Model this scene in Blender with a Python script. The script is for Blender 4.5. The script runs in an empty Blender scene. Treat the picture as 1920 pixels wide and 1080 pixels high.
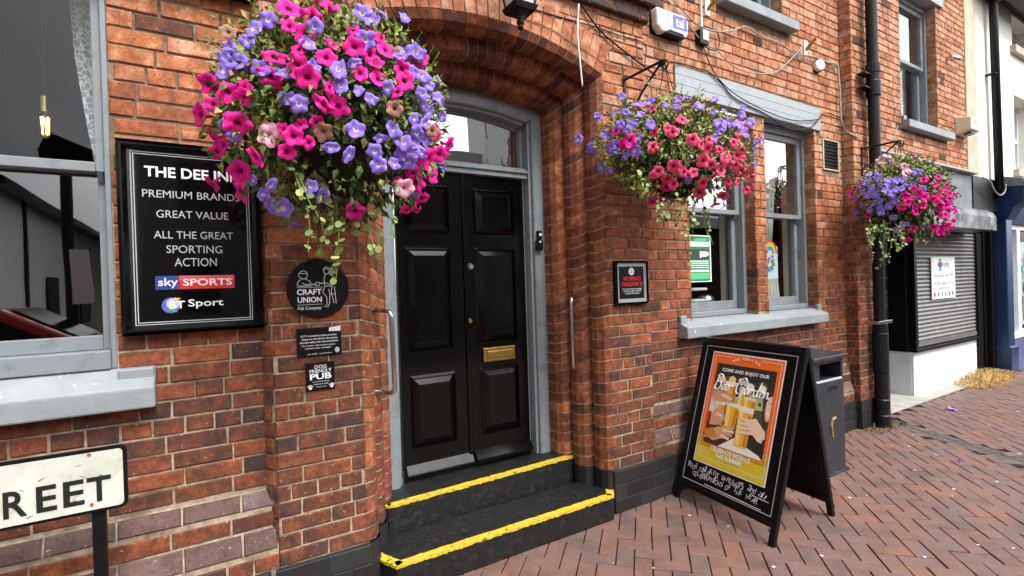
import bpy, math, random
from mathutils import Vector, Matrix
random.seed(7)
R = random.random
def U(a, b): return a + (b - a) * random.random()
sc = bpy.context.scene
COL = sc.collection
# ------------------------------------------------------------------ camera
CAM = Vector((0.0, -2.6315, 1.56))
YAW, PITCH, ROLL, F = 0.54987, -0.00559, -0.03183, 950.0
fw = Vector((math.sin(YAW) * math.cos(PITCH), math.cos(YAW) * math.cos(PITCH), math.sin(PITCH)))
r0 = Vector((math.cos(YAW), -math.sin(YAW), 0)); u0 = r0.cross(fw)
CR = r0 * math.cos(ROLL) + u0 * math.sin(ROLL); CU = -r0 * math.sin(ROLL) + u0 * math.cos(ROLL)
cam = bpy.data.cameras.new('camera'); cam.sensor_width = 36; cam.lens = F / 1920 * 36; cam.clip_end = 600; cam.clip_start = .05
co = bpy.data.objects.new('camera', cam); COL.objects.link(co)
co.matrix_world = Matrix(((CR.x, CU.x, -fw.x, CAM.x), (CR.y, CU.y, -fw.y, CAM.y), (CR.z, CU.z, -fw.z, CAM.z), (0, 0, 0, 1)))
sc.camera = co
def ray(px, py): return fw * F + CR * (px - 960) - CU * (py - 540)
def at(px, py, y=0.0):                       # survey: where a sight line meets the upright plane at depth y
    d = ray(px, py); return CAM + d * ((y - CAM.y) / d.y)
def ground(px, py, z=0.0):
    d = ray(px, py); return CAM + d * ((z - CAM.z) / d.z)
# ------------------------------------------------------------------ world, sun, exposure
SUN_EL, SUN_AZ = math.radians(55), math.radians(171)       # azimuth from +Y clockwise
w = bpy.data.worlds.new('World'); sc.world = w; w.use_nodes = True
nt = w.node_tree; nt.nodes.clear()
sky = nt.nodes.new('ShaderNodeTexSky'); sky.sky_type = 'NISHITA'; sky.sun_disc = False
sky.sun_elevation = SUN_EL; sky.sun_rotation = SUN_AZ; sky.air_density = 1.0; sky.dust_density = 4.0; sky.ozone_density = 1.0
hs = nt.nodes.new('ShaderNodeHueSaturation'); hs.inputs['Saturation'].default_value = .22
tc = nt.nodes.new('ShaderNodeTexCoord'); nz = nt.nodes.new('ShaderNodeTexNoise'); nz.inputs['Scale'].default_value = 2.6; nz.inputs['Detail'].default_value = 5
cr = nt.nodes.new('ShaderNodeValToRGB'); cr.color_ramp.elements[0].position = .3; cr.color_ramp.elements[0].color = (.72, .74, .77, 1)
cr.color_ramp.elements[1].position = .7; cr.color_ramp.elements[1].color = (1.2, 1.2, 1.2, 1)
mx = nt.nodes.new('ShaderNodeMix'); mx.data_type = 'RGBA'; mx.blend_type = 'MULTIPLY'; mx.inputs[0].default_value = 1
bg = nt.nodes.new('ShaderNodeBackground'); bg.inputs['Strength'].default_value = .15
wo = nt.nodes.new('ShaderNodeOutputWorld')
L = nt.links.new
L(sky.outputs[0], hs.inputs['Color']); L(tc.outputs['Generated'], nz.inputs['Vector']); L(nz.outputs['Fac'], cr.inputs['Fac'])
sx_ = nt.nodes.new('ShaderNodeSeparateXYZ'); L(tc.outputs['Generated'], sx_.inputs[0])      # heavier cloud on one side of the street, brighter down the other
gr = nt.nodes.new('ShaderNodeMapRange'); gr.inputs[1].default_value = -.25; gr.inputs[2].default_value = .85; gr.inputs[3].default_value = .6; gr.inputs[4].default_value = 1.5; L(sx_.outputs[0], gr.inputs[0])
my = nt.nodes.new('ShaderNodeMix'); my.data_type = 'RGBA'; my.blend_type = 'MULTIPLY'; my.inputs[0].default_value = 1; L(hs.outputs[0], my.inputs[6]); L(gr.outputs[0], my.inputs[7])
L(my.outputs[2], mx.inputs[6]); L(cr.outputs[0], mx.inputs[7]); L(mx.outputs[2], bg.inputs['Color']); L(bg.outputs[0], wo.inputs['Surface'])
sun = bpy.data.lights.new('sun', 'SUN'); sun.energy = .9; sun.angle = math.radians(16); sun.color = (1, .96, .9)
so = bpy.data.objects.new('sun', sun); COL.objects.link(so)
sd = Vector((math.sin(SUN_AZ) * math.cos(SUN_EL), math.cos(SUN_AZ) * math.cos(SUN_EL), math.sin(SUN_EL)))
so.rotation_euler = (-sd).to_track_quat('-Z', 'Y').to_euler()
sc.view_settings.view_transform = 'Standard'; sc.view_settings.look = 'None'; sc.view_settings.gamma = 1
sc.view_settings.exposure = 1.6
sc.render.engine = 'CYCLES'
sc.cycles.max_bounces = 6; sc.cycles.transparent_max_bounces = 12

# ------------------------------------------------------------------ mesh builder
class MB:
    def __init__(s): s.v = []; s.f = []; s.m = []; s.t = []
    def quad(s, *p, m=0, t=.5):
        n = len(s.v); s.v += [tuple(q) for q in p]; s.f.append(tuple(range(n, n + len(p)))); s.m.append(m); s.t.append(t)
    def faces(s, vs, fs, m=0, t=.5):
        n = len(s.v); s.v += [tuple(q) for q in vs]
        for f in fs: s.f.append(tuple(i + n for i in f)); s.m.append(m); s.t.append(t)
    def box(s, x0, x1, y0, y1, z0, z1, m=0, t=.5):
        vs = [(x, y, z) for z in (z0, z1) for y in (y0, y1) for x in (x0, x1)]
        s.faces(vs, [(0, 2, 3, 1), (4, 5, 7, 6), (0, 1, 5, 4), (2, 6, 7, 3), (0, 4, 6, 2), (1, 3, 7, 5)], m, t)
    def obox(s, c, ax, ay, az, m=0, t=.5):   # centre and three half-extent vectors
        c = Vector(c); ax, ay, az = Vector(ax), Vector(ay), Vector(az)
        vs = [c + ax * i + ay * j + az * k for k in (-1, 1) for j in (-1, 1) for i in (-1, 1)]
        s.faces(vs, [(0, 2, 3, 1), (4, 5, 7, 6), (0, 1, 5, 4), (2, 6, 7, 3), (0, 4, 6, 2), (1, 3, 7, 5)], m, t)
    def prism(s, poly, d, m=0, t=.5):        # polygon and its offset copy
        n = len(poly); d = Vector(d); vs = [Vector(p) for p in poly]; vs += [p + d for p in vs]
        s.faces(vs, [tuple(range(n)), tuple(range(2 * n - 1, n - 1, -1))] + [(i, i + n, (i + 1) % n + n, (i + 1) % n) for i in range(n)], m, t)
    def brick(s, O, Ux, V, N, w, h, e=.004, d=.03, t=.5, m=0):
        O, Ux, V, N = Vector(O), Vector(Ux), Vector(V), Vector(N)
        def q(i, g, z): 
            return [O + Ux * g + V * g + N * z, O + Ux * (w - g) + V * g + N * z, O + Ux * (w - g) + V * (h - g) + N * z, O + Ux * g + V * (h - g) + N * z]
        j = [U(-.0012, .0012) for _ in range(4)]; rg_ = min(.0016, e * .4)
        f = q(0, e, 0); f = [p + N * k + Ux * U(-rg_, rg_) + V * U(-rg_, rg_) for p, k in zip(f, j)]
        md = [p + Ux * U(-rg_, rg_) * .8 + V * U(-rg_, rg_) * .8 for p in q(0, 0, -e)]
        vs = f + md + q(0, 0, -d)
        fs = [(0, 1, 2, 3)] + [(4 + i, 4 + (i + 1) % 4, (i + 1) % 4, i) for i in range(4)] + [(8 + i, 8 + (i + 1) % 4, 4 + (i + 1) % 4, 4 + i) for i in range(4)]
        s.faces(vs, fs, m, t)
    def tube(s, pts, r, n=8, m=0, t=.5, cap=True):
        pts = [Vector(p) for p in pts]; rs = r if isinstance(r, (list, tuple)) else [r] * len(pts)
        k0 = len(s.v); prev = None
        for i, p in enumerate(pts):
            d = (pts[min(i + 1, len(pts) - 1)] - pts[max(i - 1, 0)]).normalized()
            if prev is None:
                a = d.orthogonal().normalized()
            else:
                a = prev - d * prev.dot(d)
                a = a.normalized() if a.length > 1e-6 else d.orthogonal().normalized()
            prev = a; b = d.cross(a)
            for j in range(n):
                an = 2 * math.pi * j / n; s.v.append(tuple(p + (a * math.cos(an) + b * math.sin(an)) * rs[i]))
        for i in range(len(pts) - 1):
            for j in range(n):
                s.f.append((k0 + i * n + j, k0 + i * n + (j + 1) % n, k0 + (i + 1) * n + (j + 1) % n, k0 + (i + 1) * n + j)); s.m.append(m); s.t.append(t)
        if cap:
            s.f.append(tuple(k0 + j for j in reversed(range(n)))); s.m.append(m); s.t.append(t)
            e = k0 + (len(pts) - 1) * n; s.f.append(tuple(e + j for j in range(n))); s.m.append(m); s.t.append(t)
    def lathe(s, c, prof, n=20, axis='z', m=0, t=.5):
        c = Vector(c); k0 = len(s.v)
        for r, h in prof:
            for j in range(n):
                a = 2 * math.pi * j / n
                p = (r * math.cos(a), r * math.sin(a), h) if axis == 'z' else (r * math.cos(a), h, r * math.sin(a))
                s.v.append(tuple(c + Vector(p)))
        for i in range(len(prof) - 1):
            for j in range(n):
                s.f.append((k0 + i * n + j, k0 + i * n + (j + 1) % n, k0 + (i + 1) * n + (j + 1) % n, k0 + (i + 1) * n + j)); s.m.append(m); s.t.append(t)
    def disc(s, c, r, ax, ay, n=28, m=0, t=.5, ry=None):
        c, ax, ay = Vector(c), Vector(ax), Vector(ay); ry = ry or r
        s.quad(*[c + ax * (r * math.cos(2 * math.pi * j / n)) + ay * (ry * math.sin(2 * math.pi * j / n)) for j in range(n)], m=m, t=t)
    def text(s, txt, O, ax, ay, u0, u1, v0, v1, m=0, bold=0, shear=0):   # lettering fitted into the box u0..u1, v0..v1
        c = bpy.data.curves.new('lettering', 'FONT'); c.body = txt; c.size = 1; c.offset = bold; c.shear = shear; c.resolution_u = 3
        o = bpy.data.objects.new('lettering', c); COL.objects.link(o)
        bpy.context.view_layer.update()
        dg = bpy.context.evaluated_depsgraph_get()
        me = bpy.data.meshes.new_from_object(o.evaluated_get(dg))
        bpy.data.objects.remove(o); bpy.data.curves.remove(c)
        if not me.vertices: return
        xs = [v.co.x for v in me.vertices]; ys = [v.co.y for v in me.vertices]
        a, b, e, g = min(xs), max(xs), min(ys), max(ys)
        O, ax, ay = Vector(O), Vector(ax), Vector(ay); k = len(s.v)
        for v in me.vertices:
            s.v.append(tuple(O + ax * (u0 + (v.co.x - a) / (b - a) * (u1 - u0)) + ay * (v0 + (v.co.y - e) / (g - e) * (v1 - v0))))
        for p in me.polygons: s.f.append(tuple(k + i for i in p.vertices)); s.m.append(m); s.t.append(.5)
        bpy.data.meshes.remove(me)
    def build(s, name, mats, parent=None, smooth=False, bevel=0, seg=2):
        me = bpy.data.meshes.new(name); me.from_pydata(s.v, [], s.f); me.update()
        for mm in (mats if isinstance(mats, (list, tuple)) else [mats]): me.materials.append(mm)
        me.polygons.foreach_set('material_index', s.m)
        if smooth: me.polygons.foreach_set('use_smooth', [True] * len(s.f))
        a = me.attributes.new('tint', 'FLOAT', 'FACE'); a.data.foreach_set('value', s.t)
        o = bpy.data.objects.new(name, me); COL.objects.link(o)
        if parent is not None: put(o, parent)
        if bevel:
            b = o.modifiers.new('bevel', 'BEVEL'); b.width = bevel; b.segments = seg; b.limit_method = 'ANGLE'; b.angle_limit = math.radians(40)
        return o
WL = {}
def put(o, parent):                          # geometry is in world coordinates; undo the base offset of its thing
    o.parent = parent; base = WL.get(parent.name, Vector((0, 0, 0)))
    o.location = -base
def thing(name, label, cat, loc=(0, 0, 0), group=None):
    o = bpy.data.objects.new(name, None); COL.objects.link(o); o.location = loc; o.empty_display_size = .1
    o['label'] = label; o['category'] = cat
    if group: o['group'] = group
    WL[o.name] = Vector(loc); return o
def tag(o, label, cat, group=None, kind=None):
    o['label'] = label; o['category'] = cat
    if group: o['group'] = group
    if kind: o['kind'] = kind
    return o
def structure(o): o['kind'] = 'structure'; return o

# ------------------------------------------------------------------ materials
def mat(name, col, rough=.5, spec=.5, metal=0, var=0, vscale=20, bump=0, bscale=60, alpha=None, coat=0, dirt=None, dscale=8, dlo=.5, dhi=.62, emis=None):
    m = bpy.data.materials.new(name); m.use_nodes = True; nt = m.node_tree; P = nt.nodes['Principled BSDF']; L = nt.links.new
    P.inputs['Base Color'].default_value = (*col, 1); P.inputs['Roughness'].default_value = rough; P.inputs['Specular IOR Level'].default_value = spec
    P.inputs['Metallic'].default_value = metal; P.inputs['Coat Weight'].default_value = coat; P.inputs['Coat Roughness'].default_value = .06
    g = nt.nodes.new('ShaderNodeNewGeometry')
    src = None
    if var:
        n = nt.nodes.new('ShaderNodeTexNoise'); n.inputs['Scale'].default_value = vscale; n.inputs['Detail'].default_value = 6; L(g.outputs['Position'], n.inputs['Vector'])
        r = nt.nodes.new('ShaderNodeMapRange'); r.inputs[1].default_value = .3; r.inputs[2].default_value = .7; r.inputs[3].default_value = 1 - var; r.inputs[4].default_value = 1 + var; L(n.outputs['Fac'], r.inputs[0])
        x = nt.nodes.new('ShaderNodeMix'); x.data_type = 'RGBA'; x.blend_type = 'MULTIPLY'; x.inputs[0].default_value = 1; x.inputs[6].default_value = (*col, 1); L(r.outputs[0], x.inputs[7])
        src = x.outputs[2]
    if dirt:
        n = nt.nodes.new('ShaderNodeTexNoise'); n.inputs['Scale'].default_value = dscale; n.inputs['Detail'].default_value = 8; n.inputs['Roughness'].default_value = .65; L(g.outputs['Position'], n.inputs['Vector'])
        r = nt.nodes.new('ShaderNodeMapRange'); r.inputs[1].default_value = dlo; r.inputs[2].default_value = dhi; L(n.outputs['Fac'], r.inputs[0])
        x = nt.nodes.new('ShaderNodeMix'); x.data_type = 'RGBA'; L(r.outputs[0], x.inputs[0]); x.inputs[6].default_value = (*col, 1); x.inputs[7].default_value = (*dirt, 1)
        if src: L(src, x.inputs[6])
        src = x.outputs[2]
    if src: L(src, P.inputs['Base Color'])
    if bump:
        n = nt.nodes.new('ShaderNodeTexNoise'); n.inputs['Scale'].default_value = bscale; n.inputs['Detail'].default_value = 5; L(g.outputs['Position'], n.inputs['Vector'])
        b = nt.nodes.new('ShaderNodeBump'); b.inputs['Strength'].default_value = bump; b.inputs['Distance'].default_value = .01; L(n.outputs['Fac'], b.inputs['Height']); L(b.outputs[0], P.inputs['Normal'])
    if emis:
        P.inputs['Emission Color'].default_value = (*emis[0], 1); P.inputs['Emission Strength'].default_value = emis[1]
    return m
def ramp(nt, stops):
    c = nt.nodes.new('ShaderNodeValToRGB'); e = c.color_ramp.elements
    while len(e) < len(stops): e.new(.5)
    for k, (p, q) in enumerate(stops): e[k].position = p; e[k].color = (*q, 1)
    return c
def brick_mat(name, stops, sootamt=.58, rough=.8, bump=.35, pit=1.0, pale=None, namp=1.7):
    m = bpy.data.materials.new(name); m.use_nodes = True; nt = m.node_tree; P = nt.nodes['Principled BSDF']; L = nt.links.new; N = nt.nodes.new
    g = N('ShaderNodeNewGeometry'); a = N('ShaderNodeAttribute'); a.attribute_name = 'tint'
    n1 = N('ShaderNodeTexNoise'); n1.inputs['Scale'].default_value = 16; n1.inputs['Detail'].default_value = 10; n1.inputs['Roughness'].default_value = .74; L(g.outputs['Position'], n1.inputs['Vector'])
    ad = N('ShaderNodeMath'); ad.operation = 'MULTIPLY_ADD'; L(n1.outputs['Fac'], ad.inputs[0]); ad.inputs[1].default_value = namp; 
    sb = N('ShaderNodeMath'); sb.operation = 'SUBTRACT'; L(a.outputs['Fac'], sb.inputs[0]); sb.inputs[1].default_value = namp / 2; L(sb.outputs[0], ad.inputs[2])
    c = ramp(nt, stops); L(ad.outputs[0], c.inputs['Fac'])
    # soot in cloudy patches
    n2 = N('ShaderNodeTexNoise'); n2.inputs['Scale'].default_value = 4.6; n2.inputs['Detail'].default_value = 9; n2.inputs['Roughness'].default_value = .68; L(g.outputs['Position'], n2.inputs['Vector'])
    r2 = N('ShaderNodeMapRange'); r2.inputs[1].default_value = .47; r2.inputs[2].default_value = .7; r2.inputs[3].default_value = 0; r2.inputs[4].default_value = sootamt; L(n2.outputs['Fac'], r2.inputs[0])
    x2 = N('ShaderNodeMix'); x2.data_type = 'RGBA'; L(r2.outputs[0], x2.inputs[0]); L(c.outputs[0], x2.inputs[6]); x2.inputs[7].default_value = (.028, .018, .016, 1)
    mpg = N('ShaderNodeMapping'); mpg.inputs['Scale'].default_value = (5.5, 5.5, .55); L(g.outputs['Position'], mpg.inputs['Vector'])
    n5 = N('ShaderNodeTexNoise'); n5.inputs['Scale'].default_value = 1.4; n5.inputs['Detail'].default_value = 7; L(mpg.outputs[0], n5.inputs['Vector'])
    r5 = N('ShaderNodeMapRange'); r5.inputs[1].default_value = .52; r5.inputs[2].default_value = .72; r5.inputs[4].default_value = .55 * sootamt; L(n5.outputs['Fac'], r5.inputs[0])
    x5 = N('ShaderNodeMix'); x5.data_type = 'RGBA'; L(r5.outputs[0], x5.inputs[0]); L(x2.outputs[2], x5.inputs[6]); x5.inputs[7].default_value = (.05, .03, .024, 1); x2 = x5
    # pits and specks
    n3 = N('ShaderNodeTexNoise'); n3.inputs['Scale'].default_value = 95; n3.inputs['Detail'].default_value = 4; L(g.outputs['Position'], n3.inputs['Vector'])
    r3 = N('ShaderNodeMapRange'); r3.inputs[1].default_value = .58; r3.inputs[2].default_value = .68; r3.inputs[4].default_value = .62 * pit; L(n3.outputs['Fac'], r3.inputs[0])
    x3 = N('ShaderNodeMix'); x3.data_type = 'RGBA'; L(r3.outputs[0], x3.inputs[0]); L(x2.outputs[2], x3.inputs[6]); x3.inputs[7].default_value = (.03, .02, .018, 1)
    out = x3.outputs[2]
    if pale:
        n4 = N('ShaderNodeTexNoise'); n4.inputs['Scale'].default_value = 60; n4.inputs['Detail'].default_value = 3; L(g.outputs['Position'], n4.inputs['Vector'])
        r4 = N('ShaderNodeMapRange'); r4.inputs[1].default_value = .66; r4.inputs[2].default_value = .74; r4.inputs[4].default_value = .6; L(n4.outputs['Fac'], r4.inputs[0])
        x4 = N('ShaderNodeMix'); x4.data_type = 'RGBA'; L(r4.outputs[0], x4.inputs[0]); L(out, x4.inputs[6]); x4.inputs[7].default_value = (*pale, 1); out = x4.outputs[2]
    L(out, P.inputs['Base Color']); P.inputs['Roughness'].default_value = rough; P.inputs['Specular IOR Level'].default_value = .3
    b = N('ShaderNodeBump'); b.inputs['Strength'].default_value = bump; b.inputs['Distance'].default_value = .006
    mxh = N('ShaderNodeMath'); mxh.operation = 'ADD'; L(n1.outputs['Fac'], mxh.inputs[0]); L(n3.outputs['Fac'], mxh.inputs[1]); L(mxh.outputs[0], b.inputs['Height']); L(b.outputs[0], P.inputs['Normal'])
    return m
BR_STOPS = [(0.0, (.04, .024, .02)), (.18, (.075, .034, .024)), (.36, (.145, .045, .022)), (.55, (.25, .07, .027)), (.75, (.38, .125, .046)), (.9, (.48, .2, .095)), (1, (.54, .3, .19))]
M = {}
M['brick'] = brick_mat('red_brick', BR_STOPS, pale=(.42, .36, .3))
M['paint_brick'] = brick_mat('black_painted_brick', [(0, (.012, .012, .013)), (1, (.026, .026, .028))], sootamt=.2, rough=.6, pit=.4)
M['pur'] = brick_mat('purple_coping_brick', [(0, (.09, .045, .036)), (.5, (.145, .085, .075)), (1, (.2, .14, .125))], sootamt=.7, rough=.55, pale=(.5, .47, .42))
M['paver'] = brick_mat('clay_paver', [(0, (.12, .085, .074)), (.25, (.145, .094, .08)), (.5, (.165, .097, .079)), (.75, (.185, .096, .071)), (1, (.215, .094, .06))], sootamt=.45, rough=.6, bump=.5, pit=.6, pale=(.34, .3, .27), namp=.8)
M['mortar'] = mat('lime_mortar', (.34, .275, .195), .95, .1, var=.35, vscale=30, bump=.4, bscale=120, dirt=(.085, .058, .04), dscale=3, dlo=.5, dhi=.66)
M['mortar_old'] = mat('old_sooty_mortar', (.2, .15, .11), .95, .1, var=.4, vscale=25, bump=.4, bscale=120, dirt=(.05, .035, .028), dscale=4, dlo=.48, dhi=.66)
M['sand'] = mat('joint_sand', (.022, .018, .015), .95, .1, var=.3, vscale=50)
M['grey'] = mat('grey_paint', (.2, .224, .238), .45, .4, var=.1, vscale=9, bump=.06, bscale=90, dirt=(.1, .12, .13), dscale=9, dlo=.5, dhi=.75)
M['greybrick'] = mat('grey_painted_lintel', (.31, .34, .355), .55, .35, var=.07, vscale=14, bump=.25, bscale=45)
M['sillgrey'] = mat('grey_painted_stone', (.23, .252, .262), .5, .4, var=.12, vscale=7, bump=.25, bscale=30, dirt=(.6, .6, .58), dscale=16, dlo=.655, dhi=.675)
M['black'] = mat('gloss_black_paint', (.0018, .002, .0019), .13, .26)
M['blackm'] = mat('satin_black_paint', (.004, .004, .0044), .4, .22, var=.3, vscale=12, bump=.05)
M['step'] = mat('worn_black_step', (.009, .009, .0095), .5, .4, var=.3, vscale=16, bump=.3, bscale=70, dirt=(.045, .045, .045), dscale=26, dlo=.52, dhi=.85)
M['yellow'] = mat('yellow_step_paint', (.52, .375, .03), .65, .25, var=.22, vscale=40, dirt=(.04, .035, .025), dscale=30, dlo=.59, dhi=.66, bump=.2)
M['white'] = mat('white_paint', (.74, .75, .76), .5, .4, var=.04, vscale=6)
M['wallwhite'] = mat('white_painted_boards', (.7, .72, .74), .5, .35, var=.08, vscale=5, dirt=(.3, .3, .28), dscale=16, dlo=.68, dhi=.78)
M['print'] = mat('white_print', (.78, .78, .78), .5, .3)
M['greyprint'] = mat('grey_print', (.42, .44, .46), .5, .3)
M['steel'] = mat('polished_steel', (.6, .6, .58), .22, .5, metal=1, bump=.03)
M['brass'] = mat('brass', (.5, .36, .1), .32, .5, metal=1, var=.2, vscale=30)
M['iron'] = mat('black_iron', (.005, .0055, .007), .45, .3, var=.3)
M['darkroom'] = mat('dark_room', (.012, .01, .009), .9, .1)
M['cream'] = mat('cream_render', (.78, .76, .68), .85, .2, var=.06, vscale=2, bump=.12, bscale=70, dirt=(.55, .53, .44), dscale=1.6, dlo=.62, dhi=.8)
M['stone'] = mat('beige_stone', (.5, .43, .33), .8, .2, var=.14, vscale=4, bump=.12, dirt=(.22, .2, .13), dscale=3, dlo=.58, dhi=.75)
M['blue'] = mat('blue_shop_paint', (.01, .028, .1), .3, .5, var=.12, vscale=6)
M['bluetile'] = mat('blue_grey_tile', (.11, .12, .24), .35, .5, var=.15, vscale=14)
M['fascia'] = mat('grey_fascia_board', (.17, .185, .19), .5, .35, var=.2, vscale=5, dirt=(.09, .1, .1), dscale=7, dlo=.5, dhi=.75)
M['alu'] = mat('grey_steel_shutter', (.17, .165, .16), .42, .5, metal=.25, var=.15, vscale=9)
M['housing'] = mat('stained_shutter_box', (.2, .205, .21), .4, .4, var=.2, vscale=5, dirt=(.012, .012, .012), dscale=4, dlo=.4, dhi=.6)
M['concrete'] = mat('concrete_slab', (.33, .32, .29), .8, .2, var=.15, vscale=8, bump=.2)
M['asphalt'] = mat('asphalt', (.05, .05, .05), .85, .2, var=.25, vscale=60, bump=.4, bscale=150)
M['plastic'] = mat('white_plastic', (.72, .72, .7), .35, .5, var=.04)
M['ivory'] = mat('ivory_plastic', (.66, .62, .48), .4, .5, var=.05)
M['cablew'] = mat('pale_cable', (.3, .3, .28), .5, .4, var=.15)
M['binm'] = mat('dark_blue_grey_bin', (.016, .02, .027), .38, .5, var=.3, vscale=7, dirt=(.16, .17, .19), dscale=14, dlo=.62, dhi=.78)
M['gold'] = mat('worn_gold_print', (.4, .24, .05), .5, .4, dirt=(.04, .04, .045), dscale=40, dlo=.5, dhi=.6)
M['leafy'] = None
def leaf_mat(name, stops):
    m = bpy.data.materials.new(name); m.use_nodes = True; nt = m.node_tree; P = nt.nodes['Principled BSDF']
    a = nt.nodes.new('ShaderNodeAttribute'); a.attribute_name = 'tint'; c = ramp(nt, stops)
    nt.links.new(a.outputs['Fac'], c.inputs['Fac']); nt.links.new(c.outputs[0], P.inputs['Base Color']); P.inputs['Roughness'].default_value = .55
    P.inputs['Specular IOR Level'].default_value = .35
    return m
M['leaf'] = leaf_mat('petunia_leaf', [(0, (.02, .04, .01)), (.35, (.05, .1, .018)), (.6, (.13, .2, .03)), (.8, (.27, .33, .06)), (.93, (.4, .38, .12)), (1, (.36, .2, .09))])
M['vine'] = leaf_mat('creeper_leaf', [(0, (.07, .11, .02)), (.6, (.16, .22, .05)), (1, (.3, .35, .11))])
M['straw'] = leaf_mat('dry_grass', [(0, (.3, .17, .05)), (.6, (.58, .36, .12)), (1, (.74, .55, .27))])
M['weed'] = leaf_mat('gutter_weed', [(0, (.05, .08, .02)), (.6, (.14, .15, .04)), (1, (.28, .2, .07))])
def petal(name, rim, mid, throat):
    m = bpy.data.materials.new(name); m.use_nodes = True; nt = m.node_tree; P = nt.nodes['Principled BSDF']; L = nt.links.new
    a = nt.nodes.new('ShaderNodeAttribute'); a.attribute_name = 'tint'
    c = ramp(nt, [(0, throat), (.3, throat), (.42, mid), (1, rim)]); L(a.outputs['Fac'], c.inputs['Fac'])
    oi = nt.nodes.new('ShaderNodeObjectInfo'); h = nt.nodes.new('ShaderNodeHueSaturation')
    r = nt.nodes.new('ShaderNodeMapRange'); r.inputs[3].default_value = .78; r.inputs[4].default_value = 1.15; L(oi.outputs['Random'], r.inputs[0]); L(r.outputs[0], h.inputs['Value'])
    L(c.outputs[0], h.inputs['Color']); L(h.outputs[0], P.inputs['Base Color']); P.inputs['Roughness'].default_value = .6; P.inputs['Specular IOR Level'].default_value = .2
    tr = nt.nodes.new('ShaderNodeBsdfTranslucent'); ms = nt.nodes.new('ShaderNodeMixShader'); ms.inputs[0].default_value = .22; L(h.outputs[0], tr.inputs[0]); L(P.outputs[0], ms.inputs[1]); L(tr.outputs[0], ms.inputs[2]); L(ms.outputs[0], nt.nodes['Material Output'].inputs[0])
    return m
M['mag'] = petal('magenta_petal', (.96, .035, .42), (.8, .008, .24), (.12, .0, .04))
M['vio'] = petal('violet_petal', (.38, .26, .86), (.24, .13, .66), (.72, .66, .6))
M['sal'] = petal('coral_pink_petal', (.95, .15, .3), (.8, .05, .14), (.14, .0, .015))
M['pnk'] = petal('pale_pink_petal', (.82, .5, .58), (.8, .42, .52), (.7, .25, .4))
M['brn'] = petal('faded_petal', (.36, .2, .13), (.3, .15, .1), (.15, .07, .05))
def glass_mat(name, ior=1.6, tint=(.86, .9, .9), dark=0.0):
    m = bpy.data.materials.new(name); m.use_nodes = True; nt = m.node_tree; nt.nodes.clear(); N = nt.nodes.new; L = nt.links.new
    o = N('ShaderNodeOutputMaterial'); mx = N('ShaderNodeMixShader'); t = N('ShaderNodeBsdfTransparent'); t.inputs[0].default_value = (*tint, 1)
    gl = N('ShaderNodeBsdfGlossy'); gl.inputs['Roughness'].default_value = .012; fr = N('ShaderNodeFresnel'); bf = N('ShaderNodeNewGeometry'); mr = N('ShaderNodeMapRange'); mr.inputs[3].default_value = ior; mr.inputs[4].default_value = 1 / ior; L(bf.outputs['Backfacing'], mr.inputs[0]); L(mr.outputs[0], fr.inputs[0])
    n = N('ShaderNodeTexNoise'); n.inputs['Scale'].default_value = 1.6; g = N('ShaderNodeNewGeometry'); L(g.outputs['Position'], n.inputs['Vector'])
    b = N('ShaderNodeBump'); b.inputs['Strength'].default_value = .06; b.inputs['Distance'].default_value = .02; L(n.outputs['Fac'], b.inputs['Height']); L(b.outputs[0], gl.inputs['Normal'])
    L(fr.outputs[0], mx.inputs[0]); L(t.outputs[0], mx.inputs[1]); L(gl.outputs[0], mx.inputs[2]); L(mx.outputs[0], o.inputs[0]); return m
M['glass'] = glass_mat('window_glass', 1.6)
M['glassd'] = glass_mat('sash_glass', 4.6)
M['fan'] = glass_mat('fanlight_glass', 5.0)
M['glassl'] = glass_mat('lower_pane_glass', 2.7)
M['glassr'] = glass_mat('clear_pane_glass', 1.9)
M['glasss'] = glass_mat('shop_glass', 1.25)
def lace_mat():
    m = bpy.data.materials.new('lace'); m.use_nodes = True; nt = m.node_tree; nt.nodes.clear(); N = nt.nodes.new; L = nt.links.new
    o = N('ShaderNodeOutputMaterial'); mx = N('ShaderNodeMixShader'); t = N('ShaderNodeBsdfTransparent'); d = N('ShaderNodeBsdfDiffuse'); d.inputs[0].default_value = (.75, .75, .73, 1)
    g = N('ShaderNodeNewGeometry'); v = N('ShaderNodeTexVoronoi'); v.feature = 'DISTANCE_TO_EDGE'; v.inputs['Scale'].default_value = 34; L(g.outputs['Position'], v.inputs['Vector'])
    r = N('ShaderNodeMapRange'); r.inputs[1].default_value = .05; r.inputs[2].default_value = .12; r.inputs[3].default_value = .95; r.inputs[4].default_value = .42; L(v.outputs['Distance'], r.inputs[0])
    L(r.outputs[0], mx.inputs[0]); L(t.outputs[0], mx.inputs[1]); L(d.outputs[0], mx.inputs[2]); L(mx.outputs[0], o.inputs[0]); return m
M['lace'] = lace_mat()
M['cloth'] = mat('cream_curtain', (.62, .62, .56), .9, .1, var=.12, vscale=14)
def flat(n, c, r=.45): return mat(n, c, r, .4)
INK = {}
def ink(c, r=.45):
    k = tuple(round(x, 3) for x in c)
    if k not in INK: INK[k] = flat('printed_ink', c, r)
    return INK[k]
X, Y, Z = Vector((1, 0, 0)), Vector((0, 1, 0)), Vector((0, 0, 1))

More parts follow.
